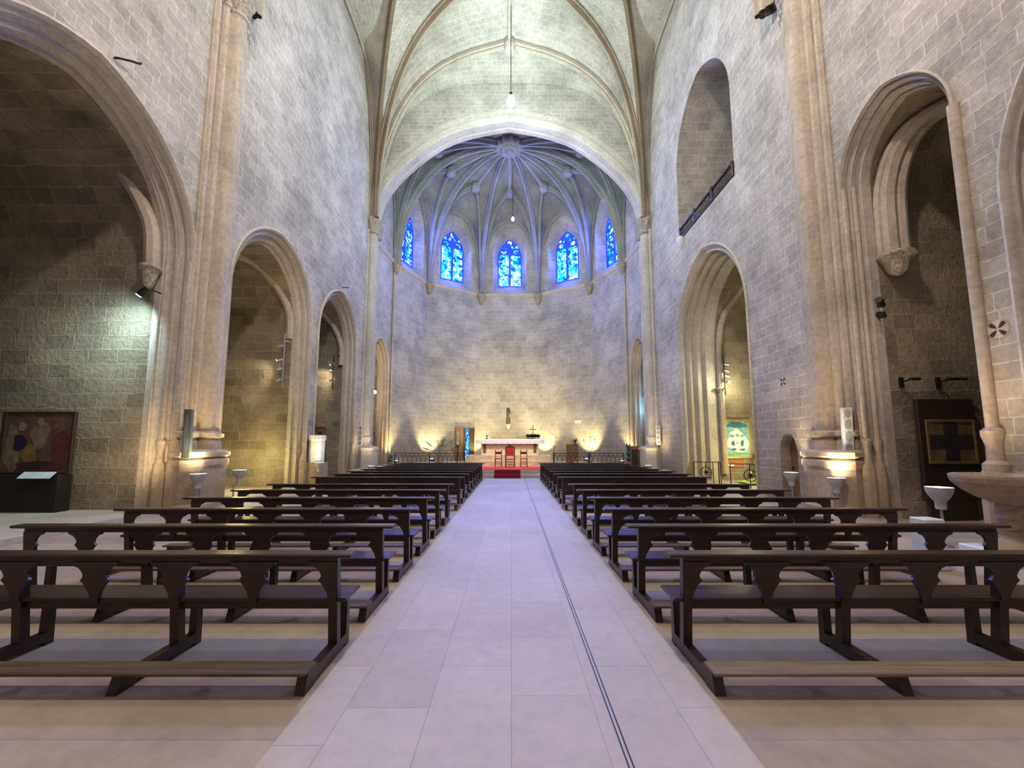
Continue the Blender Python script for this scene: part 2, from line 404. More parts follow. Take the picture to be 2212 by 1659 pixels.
# gallery room
mb = MB(); p = galp
mb.grid([[pl_R(a, z, d) for a, z in p] for d in (0, .5, 1.5, 3.0, 4.5)], True)
mb.plate(p, [], lambda a, z, t: pl_R(a, z, 4.5), 0)
mb.add([pl_R(p[0][0], p[0][1], 0), pl_R(p[-1][0], p[-1][1], 0), pl_R(p[-1][0], p[-1][1], 4.5), pl_R(p[0][0], p[0][1], 4.5)], [(0, 1, 2, 3)])
struct('wall_right_gallery', mb, NAVE, 'bare stone recess of the upper gallery opening high on the right wall', 'wall')
# chapel ribs and corbels (seen inside the arches)
def crib(pl, pts, r, label, mat=TRIM):
    mb = MB(); mb.tube([pl(a - YB, z, d) for a, z, d in pts], r, 8); struct(tname(), mb, mat, label, 'vault rib')
def bez(a, b, c, n=12): return [tuple((1 - t) ** 2 * p + 2 * t * (1 - t) * q + t * t * r_ for p, q, r_ in zip(a, b, c)) for t in [i / n for i in range(n + 1)]]
def smooth_path(p, n=5):
    p = [Vector(q) for q in p]; r_ = []
    for i in range(len(p) - 1):
        a, b, c, d = p[max(i - 1, 0)], p[i], p[i + 1], p[min(i + 2, len(p) - 1)]
        for k in range(n):
            t = k / n; r_.append(.5 * ((2 * b) + (c - a) * t + (2 * a - 5 * b + 4 * c - d) * t * t + (3 * b - a - 3 * c + d) * t ** 3))
    return [tuple(q) for q in r_] + [tuple(p[-1])]
crib(pl_L, smooth_path([(9.88, 5.9, .52), (9.85, 6.22, .52), (9.80, 7.16, .62), (9.50, 8.2, 1.05), (9.0, 9.0, 1.6), (8.5, 9.2, 2.1), (7.62, 9.15, 2.9)]), .17, 'diagonal vault rib inside the big near left chapel')
crib(pl_L, smooth_path([(16.4, 5.9, .60), (16.38, 6.88, .62), (16.2, 7.6, .85), (15.8, 8.25, 1.2), (15.3, 8.6, 1.5), (14.4, 8.75, 2.2)]), .14, 'diagonal vault rib inside the second left chapel')
crib(pl_L, smooth_path([(21.5, 5.8, .60), (21.48, 6.8, .62), (21.3, 7.6, .85), (20.9, 8.2, 1.2), (20.4, 8.5, 1.5), (19.8, 8.6, 2.2)]), .13, 'diagonal vault rib inside the third left chapel')
crib(pl_R, [(19.25, .3, 1.62), (19.25, 3, 1.62)] + smooth_path([(19.25, 4.4, 1.62), (19.25, 6.4, 1.65), (19.1, 7.7, 1.85), (18.6, 8.6, 2.3), (18.0, 9.0, 2.6), (16.93, 9.3, 3.3)]), .14, 'slender respond shaft and rib inside the lit right chapel')
for q, (dy, dd, r_) in enumerate(((0, .0, .2), (-.12, .2, .12), (.05, -.16, .10))):
    crib(pl_R, smooth_path([(9.33 + dy, 6.0, .74 + dd), (9.33 + dy, 6.8, .74 + dd), (9.28 + dy, 7.7, .76 + dd), (9.1 + dy, 8.5, .9 + dd), (8.75 + dy, 8.95, 1.1 + dd), (8.37, 9.1, 1.5 + dd)]), r_, ['thick clustered vault springer inside the narrow right chapel', 'thin outer roll of the springer inside the narrow right chapel', 'thin inner roll of the springer inside the narrow right chapel'][q])
def corbel(loc, r, h, label, nx=(0, 0)):
    mb = MB()
    prof = [(r * .15, -h), (r * .45, -h * .85), (r * .6, -h * .6), (r * .75, -h * .3), (r, -h * .12), (r * 1.08, -h * .1), (r * 1.08, 0), (r * .9, .04)]
    mb.lathe(prof, loc, 20, lambda a, z: 1 + .10 * math.sin(a * 7 + z * 9) if -h * .9 < z < -h * .15 else 1)
    struct(tname(), mb, CARV, label, 'corbel')
corbel((-8.92, 9.82, 6.0), .22, .55, 'carved corbel at the springing inside the near left chapel')
corbel((8.97, 9.25, 6.05), .34, .5, 'carved corbel at the springing inside the narrow right chapel')
corbel((9.82, 19.25, 4.25), .24, .3, 'small capital of the respond shaft inside the lit right chapel')

def jamb_shaft(x, y, r, z0, z1, label):
    mb = MB(); mb.lathe([(r * 2.0, z0 - .02), (r * 2.0, z0 + .12), (r * 1.35, z0 + .18), (r * 1.25, z0 + .42), (r * 1.75, z0 + .60), (r * 1.75, z0 + .68), (r, z0 + .74), (r, z1)], (x, y, 0), 16)
    mb.lathe([(r * 2.5, -.02), (r * 2.5, z0 - .08), (r * 2.1, z0)], (x, y, 0), 8, smooth=False)
    struct(tname(), mb, TRIM, label, 'shaft', sharp=35)
jamb_shaft(WR - .02, 7.05, .09, 1.2, 7.9, 'round shaft on a bell-shaped base between the two nearest right arches')
jamb_shaft(WL + .0, 10.36, .065, 1.05, 6.4, 'slim outer shaft on the far jamb of the big near left arch')
jamb_shaft(WL - .17, 10.18, .06, 1.05, 6.4, 'slim inner shaft on the far jamb of the big near left arch')
jamb_shaft(WL + .0, 16.84, .065, 1.05, 6.5, 'slim outer shaft on the far jamb of the second left arch')
jamb_shaft(WL + .0, 21.94, .065, 1.05, 6.6, 'slim outer shaft on the far jamb of the third left arch')
jamb_shaft(WR - .0, 9.62, .06, 1.05, 7.9, 'slim outer shaft on the far jamb of the narrow right arch')
jamb_shaft(WR + .18, 9.54, .055, 1.05, 7.9, 'slim inner shaft on the far jamb of the narrow right arch')

# ------------------------------------------------------------------ nave pilasters
def pilaster(sx, yc, wx, label):
    """engaged compound pier: fluted shafts, moulded base on a plinth, leafy capital"""
    prof = ([(-.72, 0), (-.72, .05)] + arc(-.60, .05, .07, 180, 0) + [(-.50, .13)] + arc(-.39, .13, .085, 180, 0) + [(-.29, .14)] + arc(0, .16, .26, 175, 5, 10)
            + [(.29, .14)] + arc(.39, .13, .085, 180, 0) + [(.50, .13)] + arc(.60, .05, .07, 180, 0) + [(.72, .05), (.72, 0)])
    P = lambda y, n, z: (wx - sx * n, yc + y, z)
    mb = MB()
    rows = [[P(y, n, z) for y, n in off(prof, -o)] for z, o in ((1.5, .06), (1.72, .05), (1.80, .0), (1.86, .09), (1.95, .09), (2.0, 0), (5, 0), (9, 0), (14.25, 0), (14.3, .05), (14.38, .05), (14.42, 0))]
    mb.grid(rows, True)
    struct(tname(), mb, TRIM, label, 'pilaster', sharp=35)
    pb = [(-.85, 0), (-.85, .24), (-.45, .50), (.45, .50), (.85, .24), (.85, 0)]
    mb = MB()
    mb.grid([[P(y, n, z) for y, n in off(pb, -o)] for z, o in ((-.05, .05), (.12, .05), (.16, 0), (1.05, 0), (1.12, .05), (1.25, .05), (1.3, -.02), (1.36, .07), (1.46, .07), (1.52, -.08))], False)
    mb.add([P(y, n, 1.52) for y, n in off(pb, .08)], [tuple(range(6))])
    struct(tname(), mb, TRIM, label.replace('pier', 'moulded plinth under the pier'), 'plinth')
    mb = MB()
    for r0, y, n in ((.28, 0, .16), (.15, -.42, .1), (.15, .42, .1)):
        c = P(y, n, 0)
        mb.lathe([(r0, 14.35), (r0 * 1.15, 14.5), (r0 * 1.25, 14.7), (r0 * 1.7, 15.0), (r0 * 1.9, 15.1), (r0 * 1.9, 15.3), (r0 * 1.4, 15.5)], c, 24, lambda a, z: 1 + (.13 * math.sin(a * 8 + z * 14) if 14.4 < z < 15.05 else 0))
    struct(tname(), mb, CARV, 'leafy carved capital of the ' + label, 'capital')
pilaster(-1, YP, WL, 'clustered stone pier on the left nave wall')
pilaster(1, 10.55, WR, 'clustered stone pier on the right nave wall')

# ------------------------------------------------------------------ chancel arch wall and its columns
inner = [(8.03, -.3), (8.03, 14.6), (7.96, 15.5), (7.6, 16.6), (7.0, 17.6), (6.2, 18.5), (5.2, 19.4), (4.0, 20.25), (2.7, 20.8), (1.3, 21.15), (0, 21.38)]
def catmull(p, n=3):
    r_ = []
    for i in range(len(p) - 1):
        a, b, c, d = (Vector((*p[k], 0)) for k in (max(i - 1, 0), i, i + 1, min(i + 2, len(p) - 1)))
        for k in range(n):
            t = k / n; q = .5 * ((2 * b) + (c - a) * t + (2 * a - 5 * b + 4 * c - d) * t * t + (3 * b - a - 3 * c + d) * t ** 3); r_.append((q.x, q.y))
    return r_ + [p[-1]]
inner = inner[:1] + catmull(inner[1:])
ip = [(CX - x, z) for x, z in inner] + [(CX + x, z) for x, z in reversed(inner[:-1])]
pl_C = Plane((WL, YC), (WR, YC), (0, -1)); ic = [(x - WL, z) for x, z in ip]
outer_c = off(ic, -.12); 
mb = MB(); mb.plate([(-.2, -.5), (pl_C.L + .2, -.5), (pl_C.L + .2, 27), (-.2, 27)], [outer_c], pl_C, 0)
struct('wall_chancel', mb, VAULT, 'stone wall above the great chancel arch', 'wall')
struct(tname(), sweep_arch(MB(), pl_C, ic, [(-.80, 0), (-.78, -.02), (-.66, -.022), (-.60, -.012), (-.40, -.012), (-.36, -.03), (-.30, -.03), (-.26, -.012), (-.12, -.012), (-.10, .01), (-.02, .08), (0, .2), (0, .55), (.06, .62), (.06, .9)]), TRIMC,
       'great depressed pointed chancel arch of pale stone', 'arch moulding', sharp=30)
def column(sx, label):
    mb = MB(); bx = WL if sx < 0 else WR
    ex = CX + sx * 8.03
    for x, y, r_ in ((ex + sx * .06, YC + .05, .26), (ex + sx * .26, YC - .2, .10), (ex - sx * .02, YC + .42, .09), (ex + sx * .02, YC + .72, .13)):
        mb.lathe([(r_ * 1.35, 1.5), (r_ * 1.35, 1.6), (r_ * 1.05, 1.75), (r_ * 1.3, 1.95), (r_ * 1.3, 2.05), (r_, 2.15), (r_, 14.1), (r_ * 1.15, 14.15), (r_ * 1.15, 14.22), (r_, 14.25)], (x, y, 0), 20)
    struct(tname(), mb, TRIMC, label, 'column', sharp=35)
    mb = MB(); c = (ex + sx * .08, YC + .25, 0)
    mb.lathe([(.78, -.1), (.78, .2), (.70, .25), (.70, 1.3), (.76, 1.36), (.76, 1.45), (.6, 1.55)], c, 8, smooth=False)
    struct(tname(), mb, TRIMC, label.replace('column', 'eight-sided plinth of the column'), 'plinth')
    mb = MB()
    for x, y, r_ in ((ex + sx * .06, YC + .05, .27), (ex + sx * .02, YC + .62, .2)):
        mb.lathe([(r_, 14.0), (r_ * 1.25, 14.08), (r_ * 1.2, 14.16), (r_ * 1.35, 14.4), (r_ * 1.75, 14.7), (r_ * 1.9, 14.78), (r_ * 1.9, 14.95), (r_ * 1.3, 15.1)], (x, y, 0), 28, lambda a, z: 1 + (.18 * math.sin(a * 9) * math.cos(z * 16) if 14.2 < z < 14.75 else 0))
    struct(tname(), mb, CARV, 'carved leaf capital of the ' + label, 'capital')
column(-1, 'clustered column at the left side of the chancel arch')
column(1, 'clustered column at the right side of the chancel arch')

# ------------------------------------------------------------------ vaults
def rib(S, E, p, n=16):
    res = []
    for i in range(n + 1):
        a = PI / 2 * i / n; u = math.cos(a) ** (2 / p) if i < n else 0
        res.append(Vector((E[0] + (S[0] - E[0]) * u, E[1] + (S[1] - E[1]) * u, S[2] + (E[2] - S[2]) * math.sin(a))))
    return res
def web(mb, A, B, m=6, lift=.12):
    rows = []; uvs = []; v = 0
    for i in range(len(A)):
        if i: v += ((A[i] - A[i - 1]).length + (B[i] - B[i - 1]).length) / 2
        w = (B[i] - A[i]).length
        rows.append([A[i].lerp(B[i], k / m) + Vector((0, 0, lift)) for k in range(m + 1)])
        uvs += [(v, w * k / m) for k in range(m + 1)]
    mb.grid(rows, True, uvs)
def ribmesh(mb, pts, w=.17, h=.34):
    prof = [(-w, .12), (-w, -.08), (-w * .55, -.14), (-w * .62, -.22), (-w * .3, -h), (w * .3, -h), (w * .62, -.22), (w * .55, -.14), (w, -.08), (w, .12)]
    rows = []
    for i, p in enumerate(pts):
        t = (pts[min(i + 1, len(pts) - 1)] - pts[max(i - 1, 0)]).normalized()
        hz = Vector((t.x, t.y, 0))
        if hz.length < .02: hz = Vector((pts[-1].x - pts[0].x, pts[-1].y - pts[0].y, 0))
        hz.normalize(); side = Vector((-hz.y, hz.x, 0)); nrm = side.cross(t).normalized()
        if nrm.z < 0 or (abs(nrm.z) < .05 and nrm.dot(hz) > 0): nrm = -nrm
        if nrm.dot(hz) > 0 and nrm.z < .3: nrm = -nrm
        rows.append([p + side * a + nrm * b for a, b in prof])
    mb.grid(rows, True)
def bossmesh(mb, c, r=.42, h=.35):
    mb.lathe([(r * .3, -h), (r * .8, -h * .95), (r, -h * .6), (r, -h * .2), (r * .85, .15)], c, 24, lambda a, z: 1 + (.05 * math.sin(a * 8) if z < -.1 else 0))
rib_lab = ['east wall rib', 'boss rib', 'diagonal rib', 'side boss rib', 'side wall rib']
def nave_bay(y0, y1, nm, ribs=True):
    yc = (y0 + y1) / 2; web_mb = MB(); xl, xr = WL, WR; xc = (xl + xr) / 2
    hl = (y1 - y0) / 2; fe = 1 if hl < 7 else 1.0
    zc = 25.3; Cn = Vector((xc, yc, zc))
    be = hl * .61
    rm = [MB() for _ in range(4)]
    for sy, ye in ((1, y1), (-1, y0)):
        for sx, xw in ((-1, xl), (1, xr)):
            S = Vector((xw - sx * .28, ye - sy * .2, 14.9)); Sw = Vector((xw - sx * .02, ye - sy * .05, 14.9))
            FE = rib(Vector((xw - sx * .1, ye - sy * .03, 14.9)), Vector((xc, ye - sy * .03, 23.75)), 3.3)
            TE = rib(S, Vector((xc, yc + sy * be, 24.15)), 3.4)
            D = rib(S, Cn, 4.6)
            TS = rib(S, Vector((xw - sx * 3.1, yc, 24.4)), 3.0)
            FS = rib(Vector((xw - sx * .03, ye - sy * .1, 14.9)), Vector((xw - sx * .03, yc, 23.9)), 7.0)
            for A, B in ((FE, TE), (TE, D), (D, TS), (TS, FS)): web(web_mb, A, B)
            if ribs:
                for pts, w, h in ((TE, .15, .3), (D, .19, .4), (TS, .15, .3), (FS, .12, .16)):
                    k = (0 if pts is TE else 1 if pts is D else 2 if pts is TS else 3)
                    ribmesh(rm[k], pts, w, h)
    struct('ceiling_' + nm, web_mb, VAULT, 'star vault of small stone courses over the %s nave bay' % ('far' if nm == 'nave' else 'near'), 'vault')
    if ribs:
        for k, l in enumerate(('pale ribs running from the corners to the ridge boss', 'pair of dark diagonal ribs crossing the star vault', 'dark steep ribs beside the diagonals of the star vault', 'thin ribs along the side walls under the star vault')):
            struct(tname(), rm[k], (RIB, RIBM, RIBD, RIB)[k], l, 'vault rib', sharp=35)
        mb = MB(); ribmesh(mb, [Vector((xc, yc + be * t, zc + (24.15 - zc) * abs(t))) for t in [i / 8 for i in range(-8, 9)]], .13, .26)
        struct(tname(), mb, RIB, 'straight ridge rib running back from the vault boss', 'vault rib')
        mb = MB(); bossmesh(mb, (xc, yc + be, 24.15), .32, .55); struct(tname(), mb, TRIMC, 'round boss where the nave vault ribs meet', 'boss')
        mb = MB(); bossmesh(mb, Cn, .5, .5); struct(tname(), mb, TRIMC, 'large centre boss of the nave vault', 'boss')
nave_bay(YP, YC, 'nave')
nave_bay(YB, YP, 'entrance', False)

# ------------------------------------------------------------------ apse
VX = [(-8.35, 24.3), (-8.02, 27.6), (-6.42, 31.45), (-2.45, 33.9)]
VS = [(x + CX, y) for x, y in VX] + [(-x + CX, y) for x, y in reversed(VX)]
ZS = 14.25
CA = Vector((CX, 27.5, 22.95))
aweb = MB(); amain = MB(); alier = MB(); bosses = []; forms = MB()
V3 = [Vector((x, y, ZS)) for x, y in VS]
inn = [v + (Vector((CX, 27.6, ZS)) - v).normalized() * .12 for v in V3]
mains = [rib(inn[i], CA, 2.5) for i in range(8)]
Bs = []
for i in range(7):
    M = (V3[i] + V3[i + 1]) / 2; f = .60 if i in (2, 3, 4) else .60
    B = CA.lerp(Vector((M.x, M.y, CA.z)), f); B.z = 21.85; Bs.append(B)
    A1, A2 = rib(inn[i], B, 2.2), rib(inn[i + 1], B, 2.2)
    wz = 20.8
    F1, F2 = rib(V3[i], Vector((M.x, M.y, wz)), 2.6), rib(V3[i + 1], Vector((M.x, M.y, wz)), 2.6)
    web(aweb, mains[i], A1); web(aweb, mains[i + 1], A2); web(aweb, A1, F1, 4, .06); web(aweb, A2, F2, 4, .06)
    ribmesh(alier, A1, .13, .28); ribmesh(alier, A2, .13, .28)
    ribmesh(alier, [CA.lerp(B, k / 6) + Vector((0, 0, .25 * math.sin(PI * k / 6))) for k in range(7)], .12, .24)
    ribmesh(forms, F1, .10, .14); ribmesh(forms, F2, .10, .14)
for m_ in mains: ribmesh(amain, m_, .17, .36)
# web between the chancel arch and the first ribs
Wc = rib(V3[0], Vector((CX, 24.25, 22.6)), 2.6); Wd = rib(V3[7], Vector((CX, 24.25, 22.6)), 2.6)
web(aweb, mains[0], Wc); web(aweb, mains[7], Wd)
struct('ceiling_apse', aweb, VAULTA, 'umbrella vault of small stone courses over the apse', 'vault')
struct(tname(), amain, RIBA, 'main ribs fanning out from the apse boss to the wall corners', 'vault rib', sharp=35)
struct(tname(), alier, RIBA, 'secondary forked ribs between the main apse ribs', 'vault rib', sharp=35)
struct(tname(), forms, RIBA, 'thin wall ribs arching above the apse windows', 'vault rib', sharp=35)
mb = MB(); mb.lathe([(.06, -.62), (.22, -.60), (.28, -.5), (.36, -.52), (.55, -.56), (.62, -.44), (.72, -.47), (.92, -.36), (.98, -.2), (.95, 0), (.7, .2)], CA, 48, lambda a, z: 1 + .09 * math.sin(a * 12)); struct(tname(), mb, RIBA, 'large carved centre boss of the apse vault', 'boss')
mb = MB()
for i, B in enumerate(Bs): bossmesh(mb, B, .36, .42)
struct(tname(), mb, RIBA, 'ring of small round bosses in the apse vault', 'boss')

# apse walls with windows
win_no = 0
bay_names = ['first left', 'second left', 'third left', 'middle', 'third right', 'second right', 'first right']
def tracery(holes_only=False):
    # local coordinates: a centred, z from 0 (sill) ; total width 2.0, springing 2.75, apex 4.25
    hs = []
    for sgn in (-1, 1):
        x0, x1 = (.06, .92); 
        pts = [(x0, .08), (x1, .08), (x1, 2.72)] + [(x1 - .06, 2.86), (x1 - .18, 2.92), (.5 * (x0 + x1), 2.84), (x0 + .18, 2.92), (x0 + .06, 2.86), (x0, 2.72)]
        pts = [(sgn * (a + .03), z) for a, z in pts]
        hs.append(pts if sgn > 0 else pts[::-1])
        hs.append([(sgn * .53 + .22 * math.cos(R(q)), 3.17 + .2 * math.sin(R(q))) for q in range(0, 360, 30)])
        hs.append([(sgn * .62 + .14 * math.cos(R(q)), 3.60 + .13 * math.sin(R(q))) for q in range(0, 360, 36)])
        hs.append([(sgn * .24 + .10 * math.cos(R(q)) - sgn * .08 * math.sin(R(q)), 3.58 + .17 * math.sin(R(q))) for q in range(0, 360, 36)])
    hs.append([(.2 * math.cos(R(q)), 3.98 + .22 * math.sin(R(q))) for q in range(0, 360, 30)])
    return hs
for i in range(7):
    pl = Plane(VS[i], VS[i + 1], (CX - (VS[i][0] + VS[i + 1][0]) / 2, 27.5 - (VS[i][1] + VS[i + 1][1]) / 2))
    mid = pl.L / 2; mb = MB(); holes = []
    if 1 <= i <= 5:
        wo = arch_path(mid, 1.42, 17.6, 20.1, ZS + .08)
        holes = [wo]
    else:
        apath = arch_path(mid - .1 if i == 0 else mid + .1, 1.35, 6.4, 8.4)
        holes = [apath]
    mb.plate([(-.02, -.5), (pl.L + .02, -.5), (pl.L + .02, 22.5), (-.02, 22.5)], holes, pl, 0)
    struct('wall_apse_%d' % (i + 1), mb, APSE, 'stone wall panel of the apse, %s bay' % bay_names[i], 'wall')
    if 1 <= i <= 5:
        win_no += 1
        wi = arch_path(mid, 1.02, 17.75, 19.55, 15.2)
        mb = MB(); mb.grid([[pl(a, z, 0) for a, z in wo], [pl(a, z, .75) for a, z in wi]], False)
        mb.add([pl(wo[0][0], wo[0][1], 0), pl(wo[-1][0], wo[-1][1], 0), pl(wi[-1][0], wi[-1][1], .75), pl(wi[0][0], wi[0][1], .75)], [(0, 1, 2, 3)])
        struct(tname(), mb, APSE, 'splayed stone embrasure of the %s apse window' % bay_names[i], 'embrasure')
        fr = MB()
        outl = [(a - mid, z - 15.2) for a, z in wi]
        fr.plate(outl, tracery(), lambda a, z, t, pl=pl, mid=mid: pl(a + mid, z + 15.2, .72 + t), .10)
        f = fr.build('window_%d' % win_no, plain('blue_glow_tracery_%d' % win_no, (.05, .08, .5), .7, var=.1, emit=(0, .05, 1), es=.36)); f['kind'] = 'structure'  # blue light on the tracery is put into the material as emission
        f['label'] = 'blue stained glass lancet window in the %s bay of the apse' % bay_names[i]; f['category'] = 'window'
        gl = MB(); gl.plate(outl, [], lambda a, z, t, pl=pl, mid=mid: pl(a + mid, z + 15.2, .80), 0)
        g = gl.build('glass', GLASS_B if i in (1, 5) else GLASS_A, f)
        q = pl(mid, 17.2, .66); q2 = (CX * .5 + pl(mid, 0, 0)[0] * .25, 12, 1)
        g_ = area('window_glow', pl(mid, 17.2, .66), pl(mid, 15.2, -6), 520, 1.7, 3.6, (.12, .17, 1.0)); g_.data.spread = R(150)
        for zz in (15.35, 17.2): point('window_halo', pl(mid, zz, .3), 26, (.05, .09, 1.0), .2)
        w_ = area('window_daylight', q, q2, 150 if i in (2, 3, 4) else 90, 1.7, 3.6, (.10, .18, 1.0)); w_.data.spread = R(50)
    else:
        struct(tname(), sweep_arch(MB(), pl, apath, REVEAL), TRIM, 'moulded arch of the side chapel just %s' % ('left of the altar rail' if i == 0 else 'right of the altar rail'), 'arch moulding', sharp=38)
        mb = MB(); p = off(apath, .42); mb.grid([[pl(a, z, d) for a, z in p] for d in (.52, 2, 3.2)], True); mb.plate(p, [], lambda a, z, t, pl=pl: pl(a, z, 3.2), 0)
        struct('wall_apse_chapel_%s' % ('left' if i == 0 else 'right'), mb, CHAP, 'small side chapel beside the altar, %s' % ('warm lit, on the left' if i == 0 else 'blue lit, on the right'), 'wall')
# string course, corbels, corner shafts
mb = MB()
sp = [(VS[i][0], VS[i][1]) for i in range(8)]
prof = [(0, -.16), (.08, -.10), (.14, 0), (.14, .06), (0, .14)]
rows = []
for o, z in prof: rows.append([(x, y, ZS - .02 + z) for x, y in off(sp, o)])
mb.grid(rows, False); struct(tname(), mb, TRIMC, 'thin string course running round the apse below the windows', 'string course')
for i in range(1, 7):
    d = (Vector((CX, 27.5)) - Vector(VS[i])).normalized()
    corbel((VS[i][0] + d.x * .2, VS[i][1] + d.y * .2, ZS - .1), .34, .75, 'carved corbel under the rib of the apse wall, %s' % ['', 'far left', 'second from left', 'left of the middle window', 'right of the middle window', 'second from right', 'far right'][i])
for i in (1, 6):
    mb = MB(); mb.tube([(VS[i][0] + (.08 if i == 1 else -.08), VS[i][1], 0), (VS[i][0] + (.08 if i == 1 else -.08), VS[i][1], 13.6)], .085, 10)
    struct(tname(), mb, TRIM, 'slender corner shaft at the %s end of the apse' % ('left' if i == 1 else 'right'), 'shaft')

# ------------------------------------------------------------------ floor, steps
mb = MB()
def strip(x0, x1, y0, y1, z): mb.add([(x0, y0, z), (x1, y0, z), (x1, y1, z), (x0, y1, z)], [(0, 1, 2, 3)])
strip(-15, -1.32, -5, 20.7, 0); strip(1.30, 15, -5, 20.7, 0); n_side = 2
strip(-1.32, 1.30, -5, 20.7, 0); strip(-15, 15, 20.7, 35, 0)
fl = mb.build('floor', [SIDEF, AISLE]); fl['kind'] = 'structure'
fl.data.polygons[2].material_index = 1
fl['label'] = 'stone slab floor with a paler centre aisle'; fl['category'] = 'floor'
for li in fl.data.polygons[2].loop_indices:       # aisle slabs lie lengthwise
    u = fl.data.uv_layers[0].data[li].uv; fl.data.uv_layers[0].data[li].uv = (u[1], u[0])
mb = MB()
for x in (.60, .625): mb.box(x, x + .008, -5, 20.6, -.01, .0025)
struct(tname(), mb, IRON, 'narrow dark cable slot running along the aisle floor', 'floor strip')
mb = MB()
mb.box(-8.2, 8.0, 20.64, 34.2, -.05, .175, .012); mb.box(-8.2, 8.0, 21.0, 34.2, .17, .36, .012)
struct('floor_chancel', mb, STEP, 'two low stone steps and the raised chancel floor', 'step')
mb = MB(); mb.box(-2.9, 2.6, 24.75, 27.6, .355, .68, .012); mb.box(-2.7, 2.4, 25.0, 27.4, .67, 1.0, .012)
struct('floor_altar_podium', mb, plain('podium_stone', (.56, .42, .28), .7, var=.2, scale=5), 'stepped tan stone podium carrying the altar', 'podium')
mb = MB(); mb.box(-12, -8.28, 4.95, 9.98, -.05, .12, .01)
struct('floor_left_chapel', mb, STEP, 'raised pale stone floor of the near left chapel', 'step')

# carpets
mb = MB(); mb.box(-2.35, 2.1, 21.06, 24.7, .36, .372); tag(mb.build('carpet', REDC), 'bright red carpet spread on the chancel floor before the altar', 'carpet')
mb = MB(); pts = [(20.45, .004), (20.62, .004), (20.62, .19), (20.98, .19), (20.98, .378), (21.25, .378)]
for (y0, z0), (y1, z1) in zip(pts[:-1], pts[1:]): mb.add([(-.86, y0, z0), (.45, y0, z0), (.45, y1, z1), (-.86, y1, z1)], [(0, 1, 2, 3)])
tag(mb.build('carpet_runner', CRIM), 'dark crimson carpet runner covering the chancel steps', 'carpet')

# ------------------------------------------------------------------ pews
PL = 3.86                     # length; local x centred, y=0 under the top rail, +y towards the altar
HX = [-1.86, -.62, .62, 1.86]
def post_bm(x): return MB().prism([(.075, .09), (.005, .09), (-.055, .775), (.005, .775)], lambda a, b, t: (x - .035 + t, a, b), .07)
def fleg_bm(x): return MB().prism([(.26, .0), (.19, .0), (.20, .42), (.25, .42)], lambda a, b, t: (x - .032 + t, a, b), .064)
def runner_bm(x): return MB().prism([(-.50, 0), (-.37, 0), (-.35, .025), (.19, .025), (.19, .10), (-.28, .10), (-.34, .136), (-.45, .136)], lambda a, b, t: (x - .035 + t, a, b), .07)
def half_bracket(k=1):
    return [(.19 * k, .735), (.175 * k, .722), (.17 * k, .708), (.125 * k, .69), (.10 * k, .66), (.088 * k, .63), (.098 * k, .61), (.112 * k, .595), (.095 * k, .58), (.07 * k, .545), (.045 * k, .50), (.03 * k, .44), (.028 * k, .41)]
def bracket_bm(x, l=True, r=True, low=True):
    hb = half_bracket(); 
    if not low: hb = hb[:-1] + [(.034, .43)]
    left = [(-a, z) for a, z in reversed(hb)] if l else [(-.03, .41), (-.03, .735)]
    right = hb if r else [(.03, .735), (.03, .41)]
    yb = lambda z: .036 - .06 * (z - .09) / .685
    return MB().prism([(a, z) for a, z in left + right], lambda a, z, t: (x + a, yb(z) - .045 + t, z), .026)
def make_pew(panelled, label, group):
    t = thing('pew', label, 'pew', (0, 0, 0), 0, group)
    yb = lambda z: .036 - .06 * (z - .09) / .685
    m = MB(); L = PL / 2
    m.prism([(-.095, .79), (-.085, .80), (.045, .80), (.055, .79), (.05, .772), (.03, .765), (-.06, .765), (-.09, .775)], lambda a, b, tt: (-L - .08 + tt, a, b), PL + .16)
    m.build('top_rail', WOOD, t)
    m = MB()
    if panelled:
        m.prism([(yb(.33) - .012, .33), (yb(.33) + .012, .33), (yb(.77) + .012, .77), (yb(.77) - .012, .77)], lambda a, b, tt: (-1.88 + tt, a, b), 3.76)
        m.build('backrest', WOOD, t)
    else:
        m.prism([(yb(.725) - .03, .725), (yb(.725), .725), (yb(.77), .77), (yb(.77) - .03, .77)], lambda a, b, tt: (-1.88 + tt, a, b), 3.76)
        m.build('backrest', WOOD, t)
        for i, x in enumerate(HX): bracket_bm(x, i > 0, i < 3, False).build('bracket', WOOD, t)
        for i in range(3): bracket_bm((HX[i] + HX[i + 1]) / 2).build('pendant', WOOD, t)
    MB().box(-L - .03, L + .03, -.02, .30, .42, .45, .008).build('seat', WOOD, t)
    MB().box(-1.83, 1.83, .012, .035, .36, .42).build('seat_rail', WOOD, t)
    for x in HX:
        post_bm(x).build('leg', WOOD, t); fleg_bm(x).build('leg', WOOD, t)
        runner_bm(x).build('base_runner', WOOD, t)
    MB().box(-1.91, 1.91, -.535, -.375, .136, .162, .006).build('kneeler', WOODB, t)
    return t
ordn = ['first', 'second', 'third', 'fourth', 'fifth', 'sixth', 'seventh', 'eighth']
XL, XR = -1.33 - PL / 2, 1.31 + PL / 2
open_y = [3.42, 4.56, 5.70, 6.86, 8.00, 9.14]
pan_y = [11.10 + 1.2 * i for i in range(8)]
pew_o = make_pew(False, '', 'open-backed pews with scalloped brackets')
pew_p = make_pew(True, '', 'solid-backed pews towards the altar')
o1 = o2 = True
